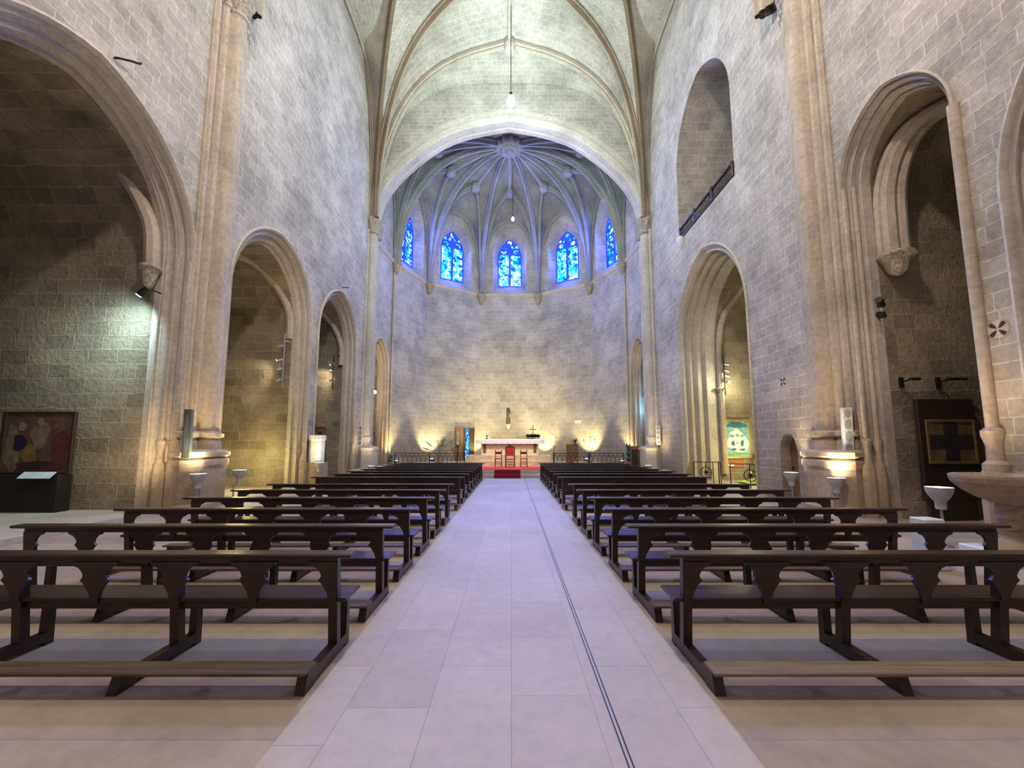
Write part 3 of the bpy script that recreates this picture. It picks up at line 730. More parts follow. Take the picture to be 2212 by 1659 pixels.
for side, x in (('left', XL), ('right', XR)):
    for i, y in enumerate(open_y):
        lab = 'dark wooden pew with scalloped open back, %s of the aisle, %s' % (side, 'nearest the camera' if i == 0 else ordn[i] + ' row from the camera')
        if o1: pew_o.location = (x, y, 0); pew_o['label'] = lab; o1 = False
        else: dup(pew_o, (x, y, 0), lab)
    for i, y in enumerate(pan_y):
        lab = 'dark wooden pew with solid back, %s of the aisle, %s' % (side, 'nearest the altar' if i == 7 else ordn[7 - i] + ' row from the altar')
        if o2: pew_p.location = (x, y, 0); pew_p['label'] = lab; o2 = False
        else: dup(pew_p, (x, y, 0), lab)

WOODT = wood('tan_kneeler_wood', (.14, .10, .07), (.24, .18, .125), .5)
for o in col.objects:
    if o.get('label', '').endswith('right of the aisle, nearest the camera'):
        for c in o.children:
            if c.name.startswith('kneeler'): c.material_slots[0].link = 'OBJECT'; c.material_slots[0].material = WOODT; c['label'] = 'pale worn kneeler board'
# ------------------------------------------------------------------ lamps
WARM = (1, .80, .46); WARMY = (1, .84, .40); COOL = (.72, .96, 1.0); NEUT = (1.0, .84, .74)

def flood(loc, top, label, stem=True, lean=(0, 0)):
    t = thing('uplight', label, 'floor lamp', (loc[0], loc[1], 0), 0, 'bowl uplights along the nave')
    dx, dy = lean
    m = MB(); m.lathe([(.05, top - .36), (.07, top - .35), (.074, top - .24), (.085, top - .22), (.13, top - .16), (.165, top - .08), (.182, top), (.172, top), (.15, top - .05)], (dx, dy, 0), 24); m.build('bowl', BOWLM, t)
    m = MB(); m.lathe([(.001, top - .035), (.165, top - .03), (.168, top - .025), (.001, top - .01)], (dx, dy, 0), 24); m.build('lit_glass', G_WARM, t)
    m = MB(); m.tube([(0, 0, .0), (0, 0, top - .42), (dx * .6, dy * .6, top - .36), (dx, dy, top - .3)], .02, 8); m.lathe([(.11, 0), (.11, .015), (.03, .03)], (0, 0, 0), 16); m.build('stand', METAL, t)
    return t
floods = [((-7.72, 10.35), .93, 'white bowl uplight on a stand before the left pier', (0, 0)),
          ((-7.85, 11.9), .93, 'white bowl uplight on a bent stand in front of the second left chapel', (.14, 0)),
          ((-7.62, 16.6), .93, 'white bowl uplight beside the white stone pedestal', (0, 0)),
          ((-7.45, 22.2), .52, 'low bowl uplight at the foot of the left chancel column', (0, 0)),
          ((7.61, 9.85), .87, 'white bowl uplight on a stand before the right pier', (0, 0)),
          ((7.56, 11.35), .90, 'white bowl uplight with coiled cable by the small door', (0, 0)),
          ((7.05, 6.95), .95, 'white bowl uplight beside the stone font', (0, 0)),
          ((7.25, 22.2), .55, 'low bowl uplight at the foot of the right chancel column', (0, 0))]
for (x, y), top, lab, lean in floods:
    if y > 20 or True: flood((x, y), top, lab, lean=lean)
k = 1.0
FL = [(-7.72, 10.35, .95, (-8.25, 10.75, 4.5), 190), (-7.71, 11.9, .95, (-9.2, 13.2, 5.0), 210), (-7.62, 16.6, .95, (-8.4, 17.2, 4.5), 150), (-7.45, 22.2, .54, (-8.1, 23.2, 4.5), 190),
      (7.61, 9.85, .89, (8.05, 10.4, 4.5), 230), (7.56, 11.35, .92, (8.15, 11.5, 4.5), 170), (7.05, 6.95, .97, (8.2, 7.2, 4.5), 130), (7.25, 22.2, .57, (7.9, 23.2, 4.5), 210)]
for i, (x, y, z, aim, p) in enumerate(FL): spot('uplight_beam', (x, y, z + .05), (aim[0] * .5 + x * .5, aim[1] * .5 + y * .5, 6.0), p * (.22 if i == 2 else .9), 125, WARM, 1.0, .18)
# low floods at the foot of the apse wall
def apse_flood(x, y, label, p, aim, z=.5, size=100):
    t = thing('floodlight', label, 'floodlight', (x, y, .36), math.atan2(aim[0] - x, -(aim[1] - y)), 'floodlights at the foot of the apse wall')
    m = MB(); m.box(-.16, .16, -.06, .06, .08, .24, .02); m.build('housing', GREYM, t)
    m = MB(); m.box(-.14, .14, -.05, .05, .24, .246); m.build('lit_glass', G_WARM, t)
    m = MB(); m.box(-.03, .03, -.1, .1, 0, .08); m.build('bracket', GREYM, t)
    spot('flood_beam', (x, y, .36 + z), aim, p, size, WARMY, .7, .12)
def at_wall(i, a, dist):
    pl = Plane(VS[i], VS[i + 1], (CX - (VS[i][0] + VS[i + 1][0]) / 2, 27.5 - (VS[i][1] + VS[i + 1][1]) / 2))
    p = pl(a if a >= 0 else pl.L + a, 0, -dist); q = pl(a if a >= 0 else pl.L + a, 4.2, .1); return p, q
for i, a, lab, pw in ((2, .35, 'floodlight at the left corner of the apse wall, behind the palm', 560), (4, -.35, 'floodlight at the right corner of the apse wall', 600),
                      (2, -.5, 'floodlight on the apse wall just left of the altar', 420), (4, .5, 'floodlight on the apse wall just right of the altar', 420),
                      (0, -.45, 'floodlight at the corner shaft by the left end of the altar rail', 360), (6, .45, 'floodlight at the corner shaft by the right end of the altar rail', 360)):
    p, q = at_wall(i, a, .75); apse_flood(p[0], p[1], lab, pw * 1.25, q, .3, 95)
spot('altar_spot', (CX, 27.8, 2.6), (CX, 34, 4.6), 1300, 120, WARMY, 1.0, .2)

# hanging bulb
def pendant(loc, ztop, r, label, mat):
    t = thing('hanging_bulb', label, 'hanging lamp', loc)
    m = MB(); m.lathe([(.001, -1.25 * r), (.45 * r, -1.1 * r), (.8 * r, -.65 * r), (r, 0), (.85 * r, .6 * r), (.4 * r, 1.3 * r), (.3 * r, 1.6 * r)], (0, 0, 0), 20); m.build('bulb', mat, t)
    m = MB(); m.lathe([(.3 * r, 1.55 * r), (.36 * r, 1.6 * r), (.34 * r, 2.3 * r), (.1 * r, 2.5 * r)], (0, 0, 0), 14); m.build('socket', IRON, t)
    m = MB(); m.tube([(0, 0, 2.4 * r), (0, 0, ztop - loc[2])], .018, 6); m.build('cable', IRON, t)
pendant((-.03, 19.3, 18.95), 24.6, .22, 'bright hanging bulb glowing in front of the chancel arch', G_COOL)
pendant((.1, 29.0, 18.2), 22.6, .12, 'small faintly glowing bulb hanging in the apse', glow('faint_bulb', (.9, .95, 1), 3))
point('apse_bulb_light', (.1, 28.9, 18.0), 160, (.72, .78, 1.0), .15)
point('bulb_light', (-.03, 19.3, 18.95), 6000, COOL, .26)
point('nave_fill_light', (-.05, 11.0, 17.2), 1100, COOL, .3)  # unseen fill lamp added out of view to light walls and pews evenly
spot('altar_key', (-.1, 19.5, 13), (-.1, 25.2, 1.2), 5600, 26, (1, .93, .80), .8, .3)
point('entrance_bulb_light', (0, 3.0, 17.5), 2600, NEUT, .3)
area('west_fill_light', (0, YB + .3, 9), (0, 15, 7), 120, 9, 9, (.80, .80, 1.0))  # soft fill added behind the camera; the west wall has no window

# spotlights in the chapels
def can(m, p, d, r=.06, l=.2):
    p, d = Vector(p), Vector(d).normalized(); m.tube([p - d * l * .5, p + d * l * .4, p + d * l * .5], [r * .85, r, r], 12)
def spot_pole(root, pts, poles, cans, mats=None, hook=None):
    m = MB(); m.tube(poles, .022, 8)
    if hook: m.tube(hook, .015, 8)
    m.build('pole', IRON if mats is None else mats, root)
    for (p, d) in cans:
        q = MB(); can(q, p, d); c = q.build('spotlight', METAL, root)
        e = Vector(p) + Vector(d).normalized() * .1
        q = MB(); q.tube([e, e + Vector(d).normalized() * .006], .05, 12); q.build('lens', G_SPOT if len(cans) == 1 or p == cans[1][0] else GREYM, c)
t = thing('spotlight_pole', 'pole of four small spotlights in the second left chapel', 'spotlights', (-8.95, 16.0, 0))
spot_pole(t, None, [(0, 0, 3.9), (0, .0, 6.0)], [((-.12, -.05, 5.5), (-1, -.3, -.4)), ((-.12, -.05, 4.95), (-1, -.2, -.3)), ((-.12, -.05, 4.6), (-1, -.3, -.4)), ((-.12, -.05, 4.15), (-1, -.3, -.4))], METAL, [(0, 0, 5.7), (.1, .1, 5.72), (.15, .4, 5.72)])
spot('chapel_spot', (-9.15, 15.9, 4.95), (-10.6, 16.3, 4.2), 120, 80, (1, .86, .55), .7)
point('chapel_flood', (-9.6, 15.0, 1.2), 90, (1, .86, .30), .2)
t = thing('spotlight_bracket', 'scrolled iron bracket with three spotlights in the third left chapel', 'spotlights', (-9.0, 21.2, 0))
spot_pole(t, None, [(0, .15, 6.25), (-.15, 0, 6.35), (-.22, -.05, 6.15), (-.22, -.05, 4.5)], [((-.28, -.08, 5.4), (-1, -.2, .25)), ((-.28, -.08, 5.8), (-1, 0, -.4)), ((-.28, -.08, 4.95), (-1, -.2, -.2))])
spot('chapel_spot', (-9.35, 20.9, 5.75), (-10.4, 21.6, 4.4), 110, 90, (1, .9, .6), .7)
t = thing('wall_spotlight', 'cool white spotlight on the wall of the near left chapel', 'spotlight', (-8.60, 9.35, 5.2))
m = MB(); can(m, (0, 0, 0), (-.7, -.1, -.75), .07, .24); m.build('housing', IRON, t)
m = MB(); m.tube([(0, 0, .02), (.02, .2, .12), (.02, .45, .12)], .02, 8); m.build('bracket', IRON, t)
m = MB(); m.tube([(-.09, -.012, -.095), (-.094, -.013, -.1)], .06, 12); m.build('lens', G_COOL, t)
spot('chapel_spot', (-8.80, 9.45, 5.05), (-10.6, 10.0, 3.6), 130, 140, (.55, .92, 1.0), 1.0, .05)
spot('chapel_spot', (-8.75, 8.8, 5.15), (-10.3, 10.0, 3.3), 190, 85, (.62, .93, 1.0), 1.0, .06)
spot('chapel_warm_fill', (-7.9, 9.1, 1.0), (-9.6, 10.0, 1.8), 75, 110, WARM, 1.0, .15)  # added spot without a fixture, imitates warm uplight spill on the wall
t = thing('spotlight_pole', 'iron pole of spotlights, one shining, in the lit right chapel', 'spotlights', (9.85, 18.95, 0))
spot_pole(t, None, [(0, .1, 5.75), (0, 0, 5.6), (0, 0, 3.9)], [((.1, -.05, 5.35), (1, -.2, -.2)), ((.08, -.08, 4.5), (.3, -1, -.2)), ((.1, -.05, 5.05), (1, -.2, -.4)), ((.1, -.05, 4.8), (1, -.2, -.3))])
point('chapel_flood', (10.0, 18.6, 4.4), 60, (1, .95, .6), .08)
point('chapel_flood', (10.6, 17.6, 1.4), 130, (1, .92, .45), .2)
t = thing('wall_lamp', 'bright warm lamp in the small chapel arch left of the altar', 'wall lamp', (-8.42, 25.3, 4.85))
m = MB(); m.ball((0, 0, 0), .11); m.build('bulb', G_BULB, t); m = MB(); m.tube([(0, 0, -.1), (0, 0, -.2), (-.35, .3, -.25)], .02, 8); m.build('arm', IRON, t)
point('wall_lamp_light', (-8.3, 25.2, 4.85), 60, (1, .8, .4), .1)
point('chapel_flood', (8.9, 26.2, 4.0), 70, (.25, .6, 1), .2)
for i, (z, d) in enumerate(((4.85, (-.7, -.5, .2)), (4.55, (-.7, -.5, -.1)))):
    t = thing('black_spotlight', 'black spotlight on the inner wall of the narrow right chapel, %s' % ('upper of two' if i == 0 else 'lower of two'), 'spotlight', (8.36, 9.1, z))
    m = MB(); can(m, (0, 0, 0), d, .075, .3); m.build('housing', IRON, t)
    m = MB(); m.box(-.09, .09, -.01, .02, .05, .08); m.tube([(0, 0, .03), (.1, .2, 0), (.28, .36, 0)], .015, 6); m.build('bracket', IRON, t)
for i, (x, w) in enumerate(((8.95, .22), (9.80, .42))):
    t = thing('bracket_lamp', 'small black picture lamp over the framed panel, %s' % ('beside the jamb' if i == 0 else 'longer one deeper in the chapel'), 'picture lamp', (x, 9.2, 3.08))
    m = MB(); m.tube([(0, .24, -.1), (0, .15, .0), (.03, 0, .02)], .018, 6); m.box(-.03, .03, .19, .25, -.14, .1); m.build('bracket', IRON, t)
    m = MB(); m.box(-.02, w, -.05, .03, .0, .06, .015); m.build('shade', IRON, t)

# ------------------------------------------------------------------ loudspeakers
def col_speaker(loc, rz, lean, h, w, mat, n, label, cone=CONE):
    t = thing('column_loudspeaker', label, 'loudspeaker', loc, rz); t.rotation_euler = (R(lean), 0, rz)
    MB().box(-w / 2, w / 2, 0, .16, 0, h, .015).build('cabinet', mat, t)
    for i in range(n):
        m = MB(); zc = h * (i + .5) / n; ww, hh = w * .36, h / n * .40
        pts = [(ww * math.cos(R(a)) * (1 if abs(math.cos(R(a))) < .8 else .95), hh * math.sin(R(a))) for a in range(0, 360, 30)]
        m.prism([(a, zc + b) for a, b in pts], lambda a, b, tt: (a, -.006 + tt, b), .012); m.build('speaker_grille', cone, t)
col_speaker((-8.02, 10.28, 1.30), .35, 4, 1.22, .17, GREYM, 1, 'tall dark grey column loudspeaker leaning on the left pier', plain('grey_grille', (.13, .15, .155), .7))
col_speaker((7.98, 9.85, 1.42), -.35, 4, 1.10, .20, WHITEM, 4, 'white column loudspeaker with four grilles on the right pier')
col_speaker((-7.98, 21.9, 1.58), .3, 3, 1.08, .22, WHITEM, 4, 'white column loudspeaker before the left chancel column')
col_speaker((7.98, 22.6, 1.62), -.5, 3, 1.05, .22, WHITEM, 4, 'white column loudspeaker before the right chancel column')

# ------------------------------------------------------------------ altar and chancel furniture
AX = -.1
t = thing('altar', 'broad pale stone altar on its podium in the chancel', 'altar', (AX, 25.6, 1.0))
MB().box(-1.72, 1.72, -.45, .45, 0, .88, .01).build('altar_body', ALTAR, t)
MB().box(-1.95, 1.95, -.55, .55, .86, .96, .015).build('altar_top', ALTAR, t)
for s in (-1, 1):
    o = MB().box(s * 1.52 - .09, s * 1.52 + .09, -.462, -.44, .14, .80).build('side_panel', plain('dark_slot', (.16, .09, .05), .6), t); o['label'] = 'dark upright slot panel'  # flat dark panel in place of a recessed slot
mb = MB()
n = 60; rows = []
for z0, y_ in ((.965, .57), (.965, -.58), (.95, -.6), (.84, -.605), (.70, -.60)):
    rows.append([(-2.08 + 4.16 * i / n, y_ - (.012 * math.sin(i * 1.3) if z0 < .9 else 0), z0 - (.025 * abs(math.sin(i * .55)) if z0 < .72 else 0)) for i in range(n + 1)])
mb.grid(rows, True)
for s in (-1, 1): mb.grid([[(s * 2.08, y_, .965) for y_ in (-.6, 0, .57)], [(s * 2.09, y_, .68) for y_ in (-.6, 0, .57)]], True)
o = mb.build('altar_cloth', CLOTH, None, (AX, 25.6, 1.0)); tag(o, 'white lace-edged cloth draped over the altar top', 'cloth')
ZA = 1.97
t = thing('altar_cross', 'black cross standing on the right end of the altar', 'cross', (AX + 1.42, 25.6, ZA))
m = MB(); m.box(-.02, .02, -.015, .015, .03, .86); m.box(-.20, .20, -.015, .015, .58, .62); m.build('cross', IRON, t)
MB().lathe([(.1, 0), (.1, .02), (.04, .05), (.02, .1)], (0, 0, 0), 16).build('base', IRON, t)
def spray(m, c, n, l, up, w=.03, seed=1):
    rnd = random.Random(seed)
    for i in range(n):
        a = rnd.uniform(0, 2 * PI); e = rnd.uniform(*up); ll = l * rnd.uniform(.6, 1.1)
        d = Vector((math.cos(a) * math.cos(e), math.sin(a) * math.cos(e), math.sin(e))); s = Vector((-math.sin(a), math.cos(a), 0)) * w
        p0 = Vector(c); p1 = p0 + d * ll * .5 + Vector((0, 0, .04 * ll)); p2 = p0 + d * ll - Vector((0, 0, .12 * ll * math.cos(e)))
        m.add([p0 - s * .3, p0 + s * .3, p1 + s, p2, p1 - s], [(0, 1, 2, 4), (4, 2, 3)])
t = thing('altar_greenery', 'dark leafy arrangement round the foot of the altar cross', 'plant', (AX + 1.42, 25.32, ZA + .012))
m = MB()
for dx in (-.3, -.1, .1, .3): spray(m, (dx, 0, .06), 46, .34, (.2, 1.25), .04, int(dx * 100))
m.build('leaves', LEAFD, t); MB().box(-.4, .4, -.06, .06, 0, .04, .01).build('tray', IRON, t)
t = thing('altar_candle', 'short white candle in a dark holder on the left end of the altar', 'candle', (AX - 1.42, 25.6, ZA))
MB().lathe([(.10, 0), (.09, .02), (.03, .06), (.02, .18), (.06, .21), (.065, .24)], (0, 0, 0), 18).build('holder', IRON, t)
MB().lathe([(.045, .24), (.045, .48), (.01, .49)], (0, 0, 0), 14).build('candle', WAX, t)

def side_chair(loc, label):
    t = thing('altar_chair', label, 'chair', loc)
    for x in (-.18, .18):
        m = MB(); m.box(x - .02, x + .02, -.20, -.16, 0, .93); m.lathe([(.02, .93), (.028, .95), (.012, .99)], (x, -.18, 0), 8); m.build('leg', WOODM, t)
        MB().box(x - .02, x + .02, .16, .20, 0, .46).build('leg', WOODM, t)
    MB().box(-.21, .21, -.2, .22, .44, .49, .015).build('seat', REDV, t)
    MB().box(-.16, .16, -.195, -.165, .72, .86).build('backrest', WOODM, t)
    for z in (.15, .28): MB().box(-.17, .17, -.19, -.17, z, z + .03).build('stretcher', WOODM, t)
    return t
# chairs stand with their backs to the altar, facing the nave
t = thing('presider_armchair', 'tall carved armchair with red velvet back before the altar', 'armchair', (-.08, 23.75, .372))
for x in (-.25, .25):
    MB().box(x - .03, x + .03, .2, .26, 0, 1.12).build('leg', WOODM, t)
    MB().lathe([(.03, 0), (.035, .1), (.022, .25), (.035, .38), (.03, .46), (.022, .56), (.032, .66)], (x, -.24, 0), 12).build('leg', WOODM, t)
    m = MB(); m.tube([(x, .22, .74), (x, 0, .72), (x, -.18, .70), (x * 1.05, -.30, .67)], .03, 8); m.build('armrest', WOODM, t)
MB().box(-.28, .28, -.27, .26, .40, .47, .02).build('seat', REDV, t)
MB().box(-.215, .215, .20, .24, .62, 1.12, .01).build('backrest', REDV, t)
m = MB(); m.prism([(-.25, 1.10), (.25, 1.10), (.24, 1.17), (.12, 1.19), (.08, 1.25), (0, 1.28), (-.08, 1.25), (-.12, 1.19), (-.24, 1.17)], lambda a, b, tt: (a, .2 + tt, b), .05); m.build('crest', WOODM, t)
for z in (.14, .28): MB().box(-.24, .24, -.255, -.225, z, z + .035).build('stretcher', WOODM, t)
c1 = side_chair((-.75, 23.8, .372), 'small red-seated chair left of the tall armchair'); c1.rotation_euler.z = PI
c1['group'] = 'side chairs before the altar'
dup(c1, (.70, 23.8, .372), 'small red-seated chair right of the tall armchair')

def altar_rail(x0, x1, y, label):
    t = thing('altar_rail', label, 'railing', ((x0 + x1) / 2, y, .175 if y < 21 else .36)); w = (x1 - x0) / 2; h = .86
    MB().box(-w, w, -.025, .025, h - .03, h, .006).build('top_rail', IRON, t)
    MB().box(-w, w, -.012, .012, .1, .125).build('bottom_rail', IRON, t)
    for x in (-w + .02, 0, w - .02): MB().box(x - .02, x + .02, -.02, .02, 0, h - .03).build('post', IRON, t)
    m = MB(); nn = int(round(2 * w / .22)); st = 2 * w / nn
    for i in range(nn):
        a = -w + st * i
        m.tube([(a, 0, .12), (a, 0, h - .3)] + [(a + st / 2 - st / 2 * math.cos(PI * q / 8), 0, h - .3 + .14 * math.sin(PI * q / 8)) for q in range(1, 8)] + [(a + st, 0, h - .3)], .011, 6)
        m.tube([(a + st / 2, 0, h - .16), (a + st / 2, 0, h - .03)], .009, 6)
    m.tube([(-w, 0, h - .13), (w, 0, h - .13)], .008, 6)
    m.build('arcade', IRON, t)
altar_rail(-5.95, -2.37, 21.25, 'black iron altar rail with small arches, left of the altar')
altar_rail(2.12, 5.72, 21.25, 'black iron altar rail with small arches, right of the altar')
t = thing('paschal_candle', 'tall white candle on a black stand before the brown door', 'candle', (-2.92, 22.6, .36))
MB().lathe([(.14, 0), (.14, .03), (.03, .06), (.025, .7), (.04, .75), (.025, .8), (.025, 1.15), (.07, 1.22), (.07, 1.26)], (0, 0, 0), 14).build('stand', IRON, t)
MB().lathe([(.055, 1.26), (.055, 1.93), (.02, 1.95)], (0, 0, 0), 16).build('candle', WAX, t)
MB().box(-.012, .012, -.06, -.05, 1.45, 1.75).build('emblem', plain('candle_mark', (.25, .14, .08), .6), t)
# door with blue glass in the apse
pl = Plane(VS[2], VS[3], (1, -1))
s0 = 2.55; t = thing('door_1', 'brown wooden door with an upright blue glass strip in the apse wall', 'door', (0, 0, 0)); t['kind'] = 'structure'
m = MB(); m.prism([(s0, .36), (s0 + .62, .36), (s0 + .62, 2.95), (s0, 2.95)], lambda a, b, tt: pl(a, b, -.10 + tt), .07); m.build('door_leaf', WOODC, t)
m = MB(); m.prism([(s0 + .66, .36), (s0 + 1.55, .36), (s0 + 1.55, 2.95), (s0 + .66, 2.95)], lambda a, b, tt: pl(a, b, -.05 + tt), .04); m.build('door_panel', WOODD, t)
m = MB(); m.prism([(s0 + .82, .5), (s0 + 1.12, .5), (s0 + 1.12, 2.9), (s0 + .82, 2.9)], lambda a, b, tt: pl(a, b, -.07 + tt), .02); m.build('glass', GLASS_D, t)
m = MB()
for a, b, c, d in ((s0 - .08, s0, .36, 3.03), (s0 + 1.55, s0 + 1.63, .36, 3.03), (s0, s0 + 1.55, 2.95, 3.03)): m.prism([(a, c), (b, c), (b, d), (a, d)], lambda p, q, tt: pl(p, q, -.12 + tt), .12)
m.build('door_frame', WOODC, t)
# statue on corbel
pc = (CX - .12, 33.9)
t = thing('corbel_statue', 'small dark robed statue holding a child on a wall corbel above the altar', 'statue', (pc[0], pc[1] - .22, 3.28))
m = MB()
m.lathe([(.16, 0), (.17, .1), (.14, .45), (.125, .62), (.15, .80), (.16, .9), (.11, 1.0), (.06, 1.04), (.055, 1.08)], (0, 0, 0), 20, lambda a, z: 1 + (.09 * math.sin(a * 6 + z * 3) if z < .7 else 0))
m.ball((0, -.02, 1.17), .095, sc=(.9, 1, 1.2)); m.build('figure', plain('dark_statue', (.12, .10, .08), .7, var=.4), t)
m = MB(); m.lathe([(.13, 1.0), (.15, 1.1), (.12, 1.24), (.06, 1.32), (.01, 1.33)], (0, .025, 0), 14); m.tube([(.13, -.02, 1.0), (.17, -.02, .7), (.12, 0, .5)], [.06, .08, .05], 8); m.build('veil', plain('dark_veil', (.07, .06, .05), .8), t)
m = MB(); m.ball((.16, -.14, .84), .055); m.tube([(.16, -.13, .8), (.17, -.14, .68), (.13, -.13, .55)], [.05, .075, .05], 8); m.build('child', plain('pale_child', (.45, .38, .28), .8), t)
t = thing('statue_corbel', 'pale carved bracket under the small statue', 'corbel', (pc[0], pc[1] - .22, 3.26))
MB().lathe([(.03, -.42), (.10, -.36), (.16, -.22), (.22, -.08), (.34, -.04), (.34, 0), (.3, .02)], (0, .02, 0), 20).build('bracket', PLAQ, t)
for (x, z, w, h, lab) in ((5.17, 3.42, .48, .26, 'wide blank white plaque on the right apse wall'), (3.35, 2.2, .3, .3, 'small square white plaque on the right apse wall')):
    plr = Plane(VS[4], VS[5], (-1, -1)); 
    a = (x - VS[4][0]) / plr.t[0]
    m = MB(); m.prism([(a - w / 2, z - h / 2), (a + w / 2, z - h / 2), (a + w / 2, z + h / 2), (a - w / 2, z + h / 2)], lambda p, q, tt: plr(p, q, -.03 + tt), .03); tag(m.build('wall_plaque', PLAQ), lab, 'plaque')
# potted plants
def pot(t, r, h, mat=TERRA): MB().lathe([(r * .7, 0), (r * .95, h * .85), (r * 1.08, h * .86), (r * 1.08, h), (r * .9, h), (r * .85, h * .9)], (0, 0, 0), 18).build('pot', mat, t)
t = thing('potted_palm', 'tall green fan palm in a terracotta pot behind the left altar rail', 'plant', (-4.0, 23.0, .36)); pot(t, .2, .34)
m = MB(); rnd = random.Random(3)
for i in range(13):
    a = i * 2.4; e = rnd.uniform(.35, 1.25); l = rnd.uniform(.95, 1.45)
    base = Vector((0, 0, .65)); d = Vector((math.cos(a) * math.cos(e), math.sin(a) * math.cos(e), math.sin(e)))
    tip = base + d * l * .62; m.tube([base, base + d * l * .3 + Vector((0, 0, .06)), tip], .012, 5)
    sd = Vector((-math.sin(a), math.cos(a), 0)); up_ = sd.cross(d)
    for q in range(-4, 5):
        ang = q * .27; dd = (d * math.cos(ang) + sd * math.sin(ang)) - Vector((0, 0, .25 + .15 * abs(q) / 4)); dd.normalize()
        p = tip + dd * l * .42; w = sd * .02 * math.cos(ang) + up_ * .012
        m.add([tip, tip + dd * l * .2 + w, p, tip + dd * l * .2 - w], [(0, 1, 2, 3)])
m.build('fronds', LEAF, t)
m = MB(); m.tube([(0, 0, .3), (0, 0, .7)], [.05, .03], 8); m.build('stem', plain('palm_stem', (.25, .18, .1), .8), t)
t = thing('potted_plant', 'bushy white-flecked plant at the left corner of the chancel', 'plant', (-6.85, 23.6, .36)); pot(t, .16, .25)
m = MB(); spray(m, (0, 0, .28), 40, .5, (.1, 1.3), .05, 4); spray(m, (0, 0, .5), 40, .42, (-.2, 1.3), .05, 5); m.build('leaves', plain('pale_leaf', (.30, .40, .32), .5, var=.6), t)
t = thing('potted_plant', 'tall blue-green plant at the right corner of the chancel', 'plant', (6.55, 23.4, .36)); pot(t, .22, .32)
m = MB()
for z in (.35, .6, .85, 1.05): spray(m, (0, 0, z), 26, .38, (-.1, 1.2), .05, int(z * 100))
m.build('leaves', LEAFB, t)
t = thing('lectern', 'plain wooden lectern of two boards behind the right altar rail', 'lectern', (3.25, 22.3, .36))
MB().box(-.32, .02, -.02, .02, 0, 1.30, .005).build('front_board', WOODC, t); MB().box(.04, .32, .0, .04, 0, 1.30, .005).build('front_board', WOODC, t)
MB().box(-.32, .32, .0, .35, 1.26, 1.30, .005).build('top', WOODC, t); MB().box(-.3, .3, .04, .34, 0, .05).build('base', WOODC, t)
t = thing('potted_plant', 'small spiky plant standing on top of the lectern', 'plant', (3.42, 22.45, 1.66)); MB().lathe([(.05, 0), (.07, .08), (.06, .08)], (0, 0, 0), 12).build('pot', TERRA, t)
m = MB(); spray(m, (0, 0, .07), 22, .36, (.6, 1.45), .018, 9); m.build('leaves', LEAFD, t)
t = thing('potted_plant', 'long-stemmed plant with dark flower heads near the right apse wall', 'plant', (4.9, 26.3, .36)); pot(t, .18, .3)
m = MB()
for i, (dx, h) in enumerate(((-.35, 1.5), (.1, 1.72), (.35, 1.6), (-.1, 1.2), (.25, 1.1))):
    m.tube([(0, 0, .25), (dx * .3, 0, .8), (dx, 0, h)], .012, 5)
m.build('stem', LEAFD, t); m = MB()
for dx, h in ((-.35, 1.5), (.1, 1.72), (.35, 1.6)): spray(m, (dx, 0, h), 7, .25, (-.3, .8), .03, int(h * 10))
m.build('flower', LEAFD, t)
t = thing('folded_cloth', 'two small white folded cloths standing by the lectern', 'cloth', (3.45, 21.75, .36))
for x in (-.12, .1): MB().lathe([(.15, 0), (.13, .12), (.05, .36), (.01, .44)], (x, 0, 0), 10, lambda a, z: 1 + .12 * math.sin(a * 4)).build('cloth_cone', CLOTH, t)
t = thing('microphone_stand', 'thin black microphone stand left of the lectern', 'stand', (2.28, 22.2, .36))
MB().tube([(0, 0, .02), (0, 0, 1.15), (.0, -.04, 1.22)], .012, 8).build('pole', IRON, t); MB().lathe([(.12, 0), (.12, .02), (.02, .03)], (0, 0, 0), 14).build('base', IRON, t)
t = thing('wooden_cabinet', 'dark brown carved cabinet in the right chancel corner', 'cabinet', (7.2, 24.0, .36))
MB().box(-.42, .42, -.3, .3, 0, 1.12, .01).build('cabinet_body', WOODC, t)
for x in (-.2, .2): MB().box(x - .17, x + .17, -.325, -.3, .12, 1.0, .01).build('door', WOODD, t)
MB().box(-.46, .46, -.34, .33, 1.12, 1.2, .02).build('cornice', WOODC, t)

# ------------------------------------------------------------------ side objects, left
def canvas_patches(t, face, x0, x1, z0, z1, base, patches, nm='canvas'):
    w, h = x1 - x0, z1 - z0
    m = MB(); m.prism([(x0, z0), (x1, z0), (x1, z1), (x0, z1)], lambda a, b, tt: face(a, b, tt), .012)
    cv = m.build(nm, base, t)
    for i, (cx, cz, rx, rz_, mt) in enumerate(patches):
        m = MB(); rnd = random.Random(i + 11)
        ph = rnd.random() * 6
        pts = [(x0 + w * (cx + rx * math.cos(R(a)) * (1 + .22 * math.sin(3 * R(a) + ph))), z0 + h * (cz + rz_ * math.sin(R(a)) * (1 + .18 * math.sin(2 * R(a) + ph)))) for a in range(0, 360, 20)]
        m.prism(pts, lambda a, b, tt: face(a, b, -.003 - .0012 * i + tt), .001); m.build('painted_patch', mt, cv)
pm = lambda n, c: plain(n, c, .7, var=.35, scale=5)
P_RED, P_BRN, P_TAN, P_NAVY, P_PALE, P_DRK = pm('paint_red', (0.088, 0.017, 0.022)), pm('paint_brown', (0.110, 0.055, 0.033)), pm('paint_tan', (0.154, 0.110, 0.077)), pm('paint_navy', (0.006, 0.007, 0.033)), pm('paint_pale', (0.198, 0.154, 0.121)), pm('paint_dark', (0.028, 0.017, 0.017))
face = lambda y: (lambda a, b, t: (a, y - t, b))
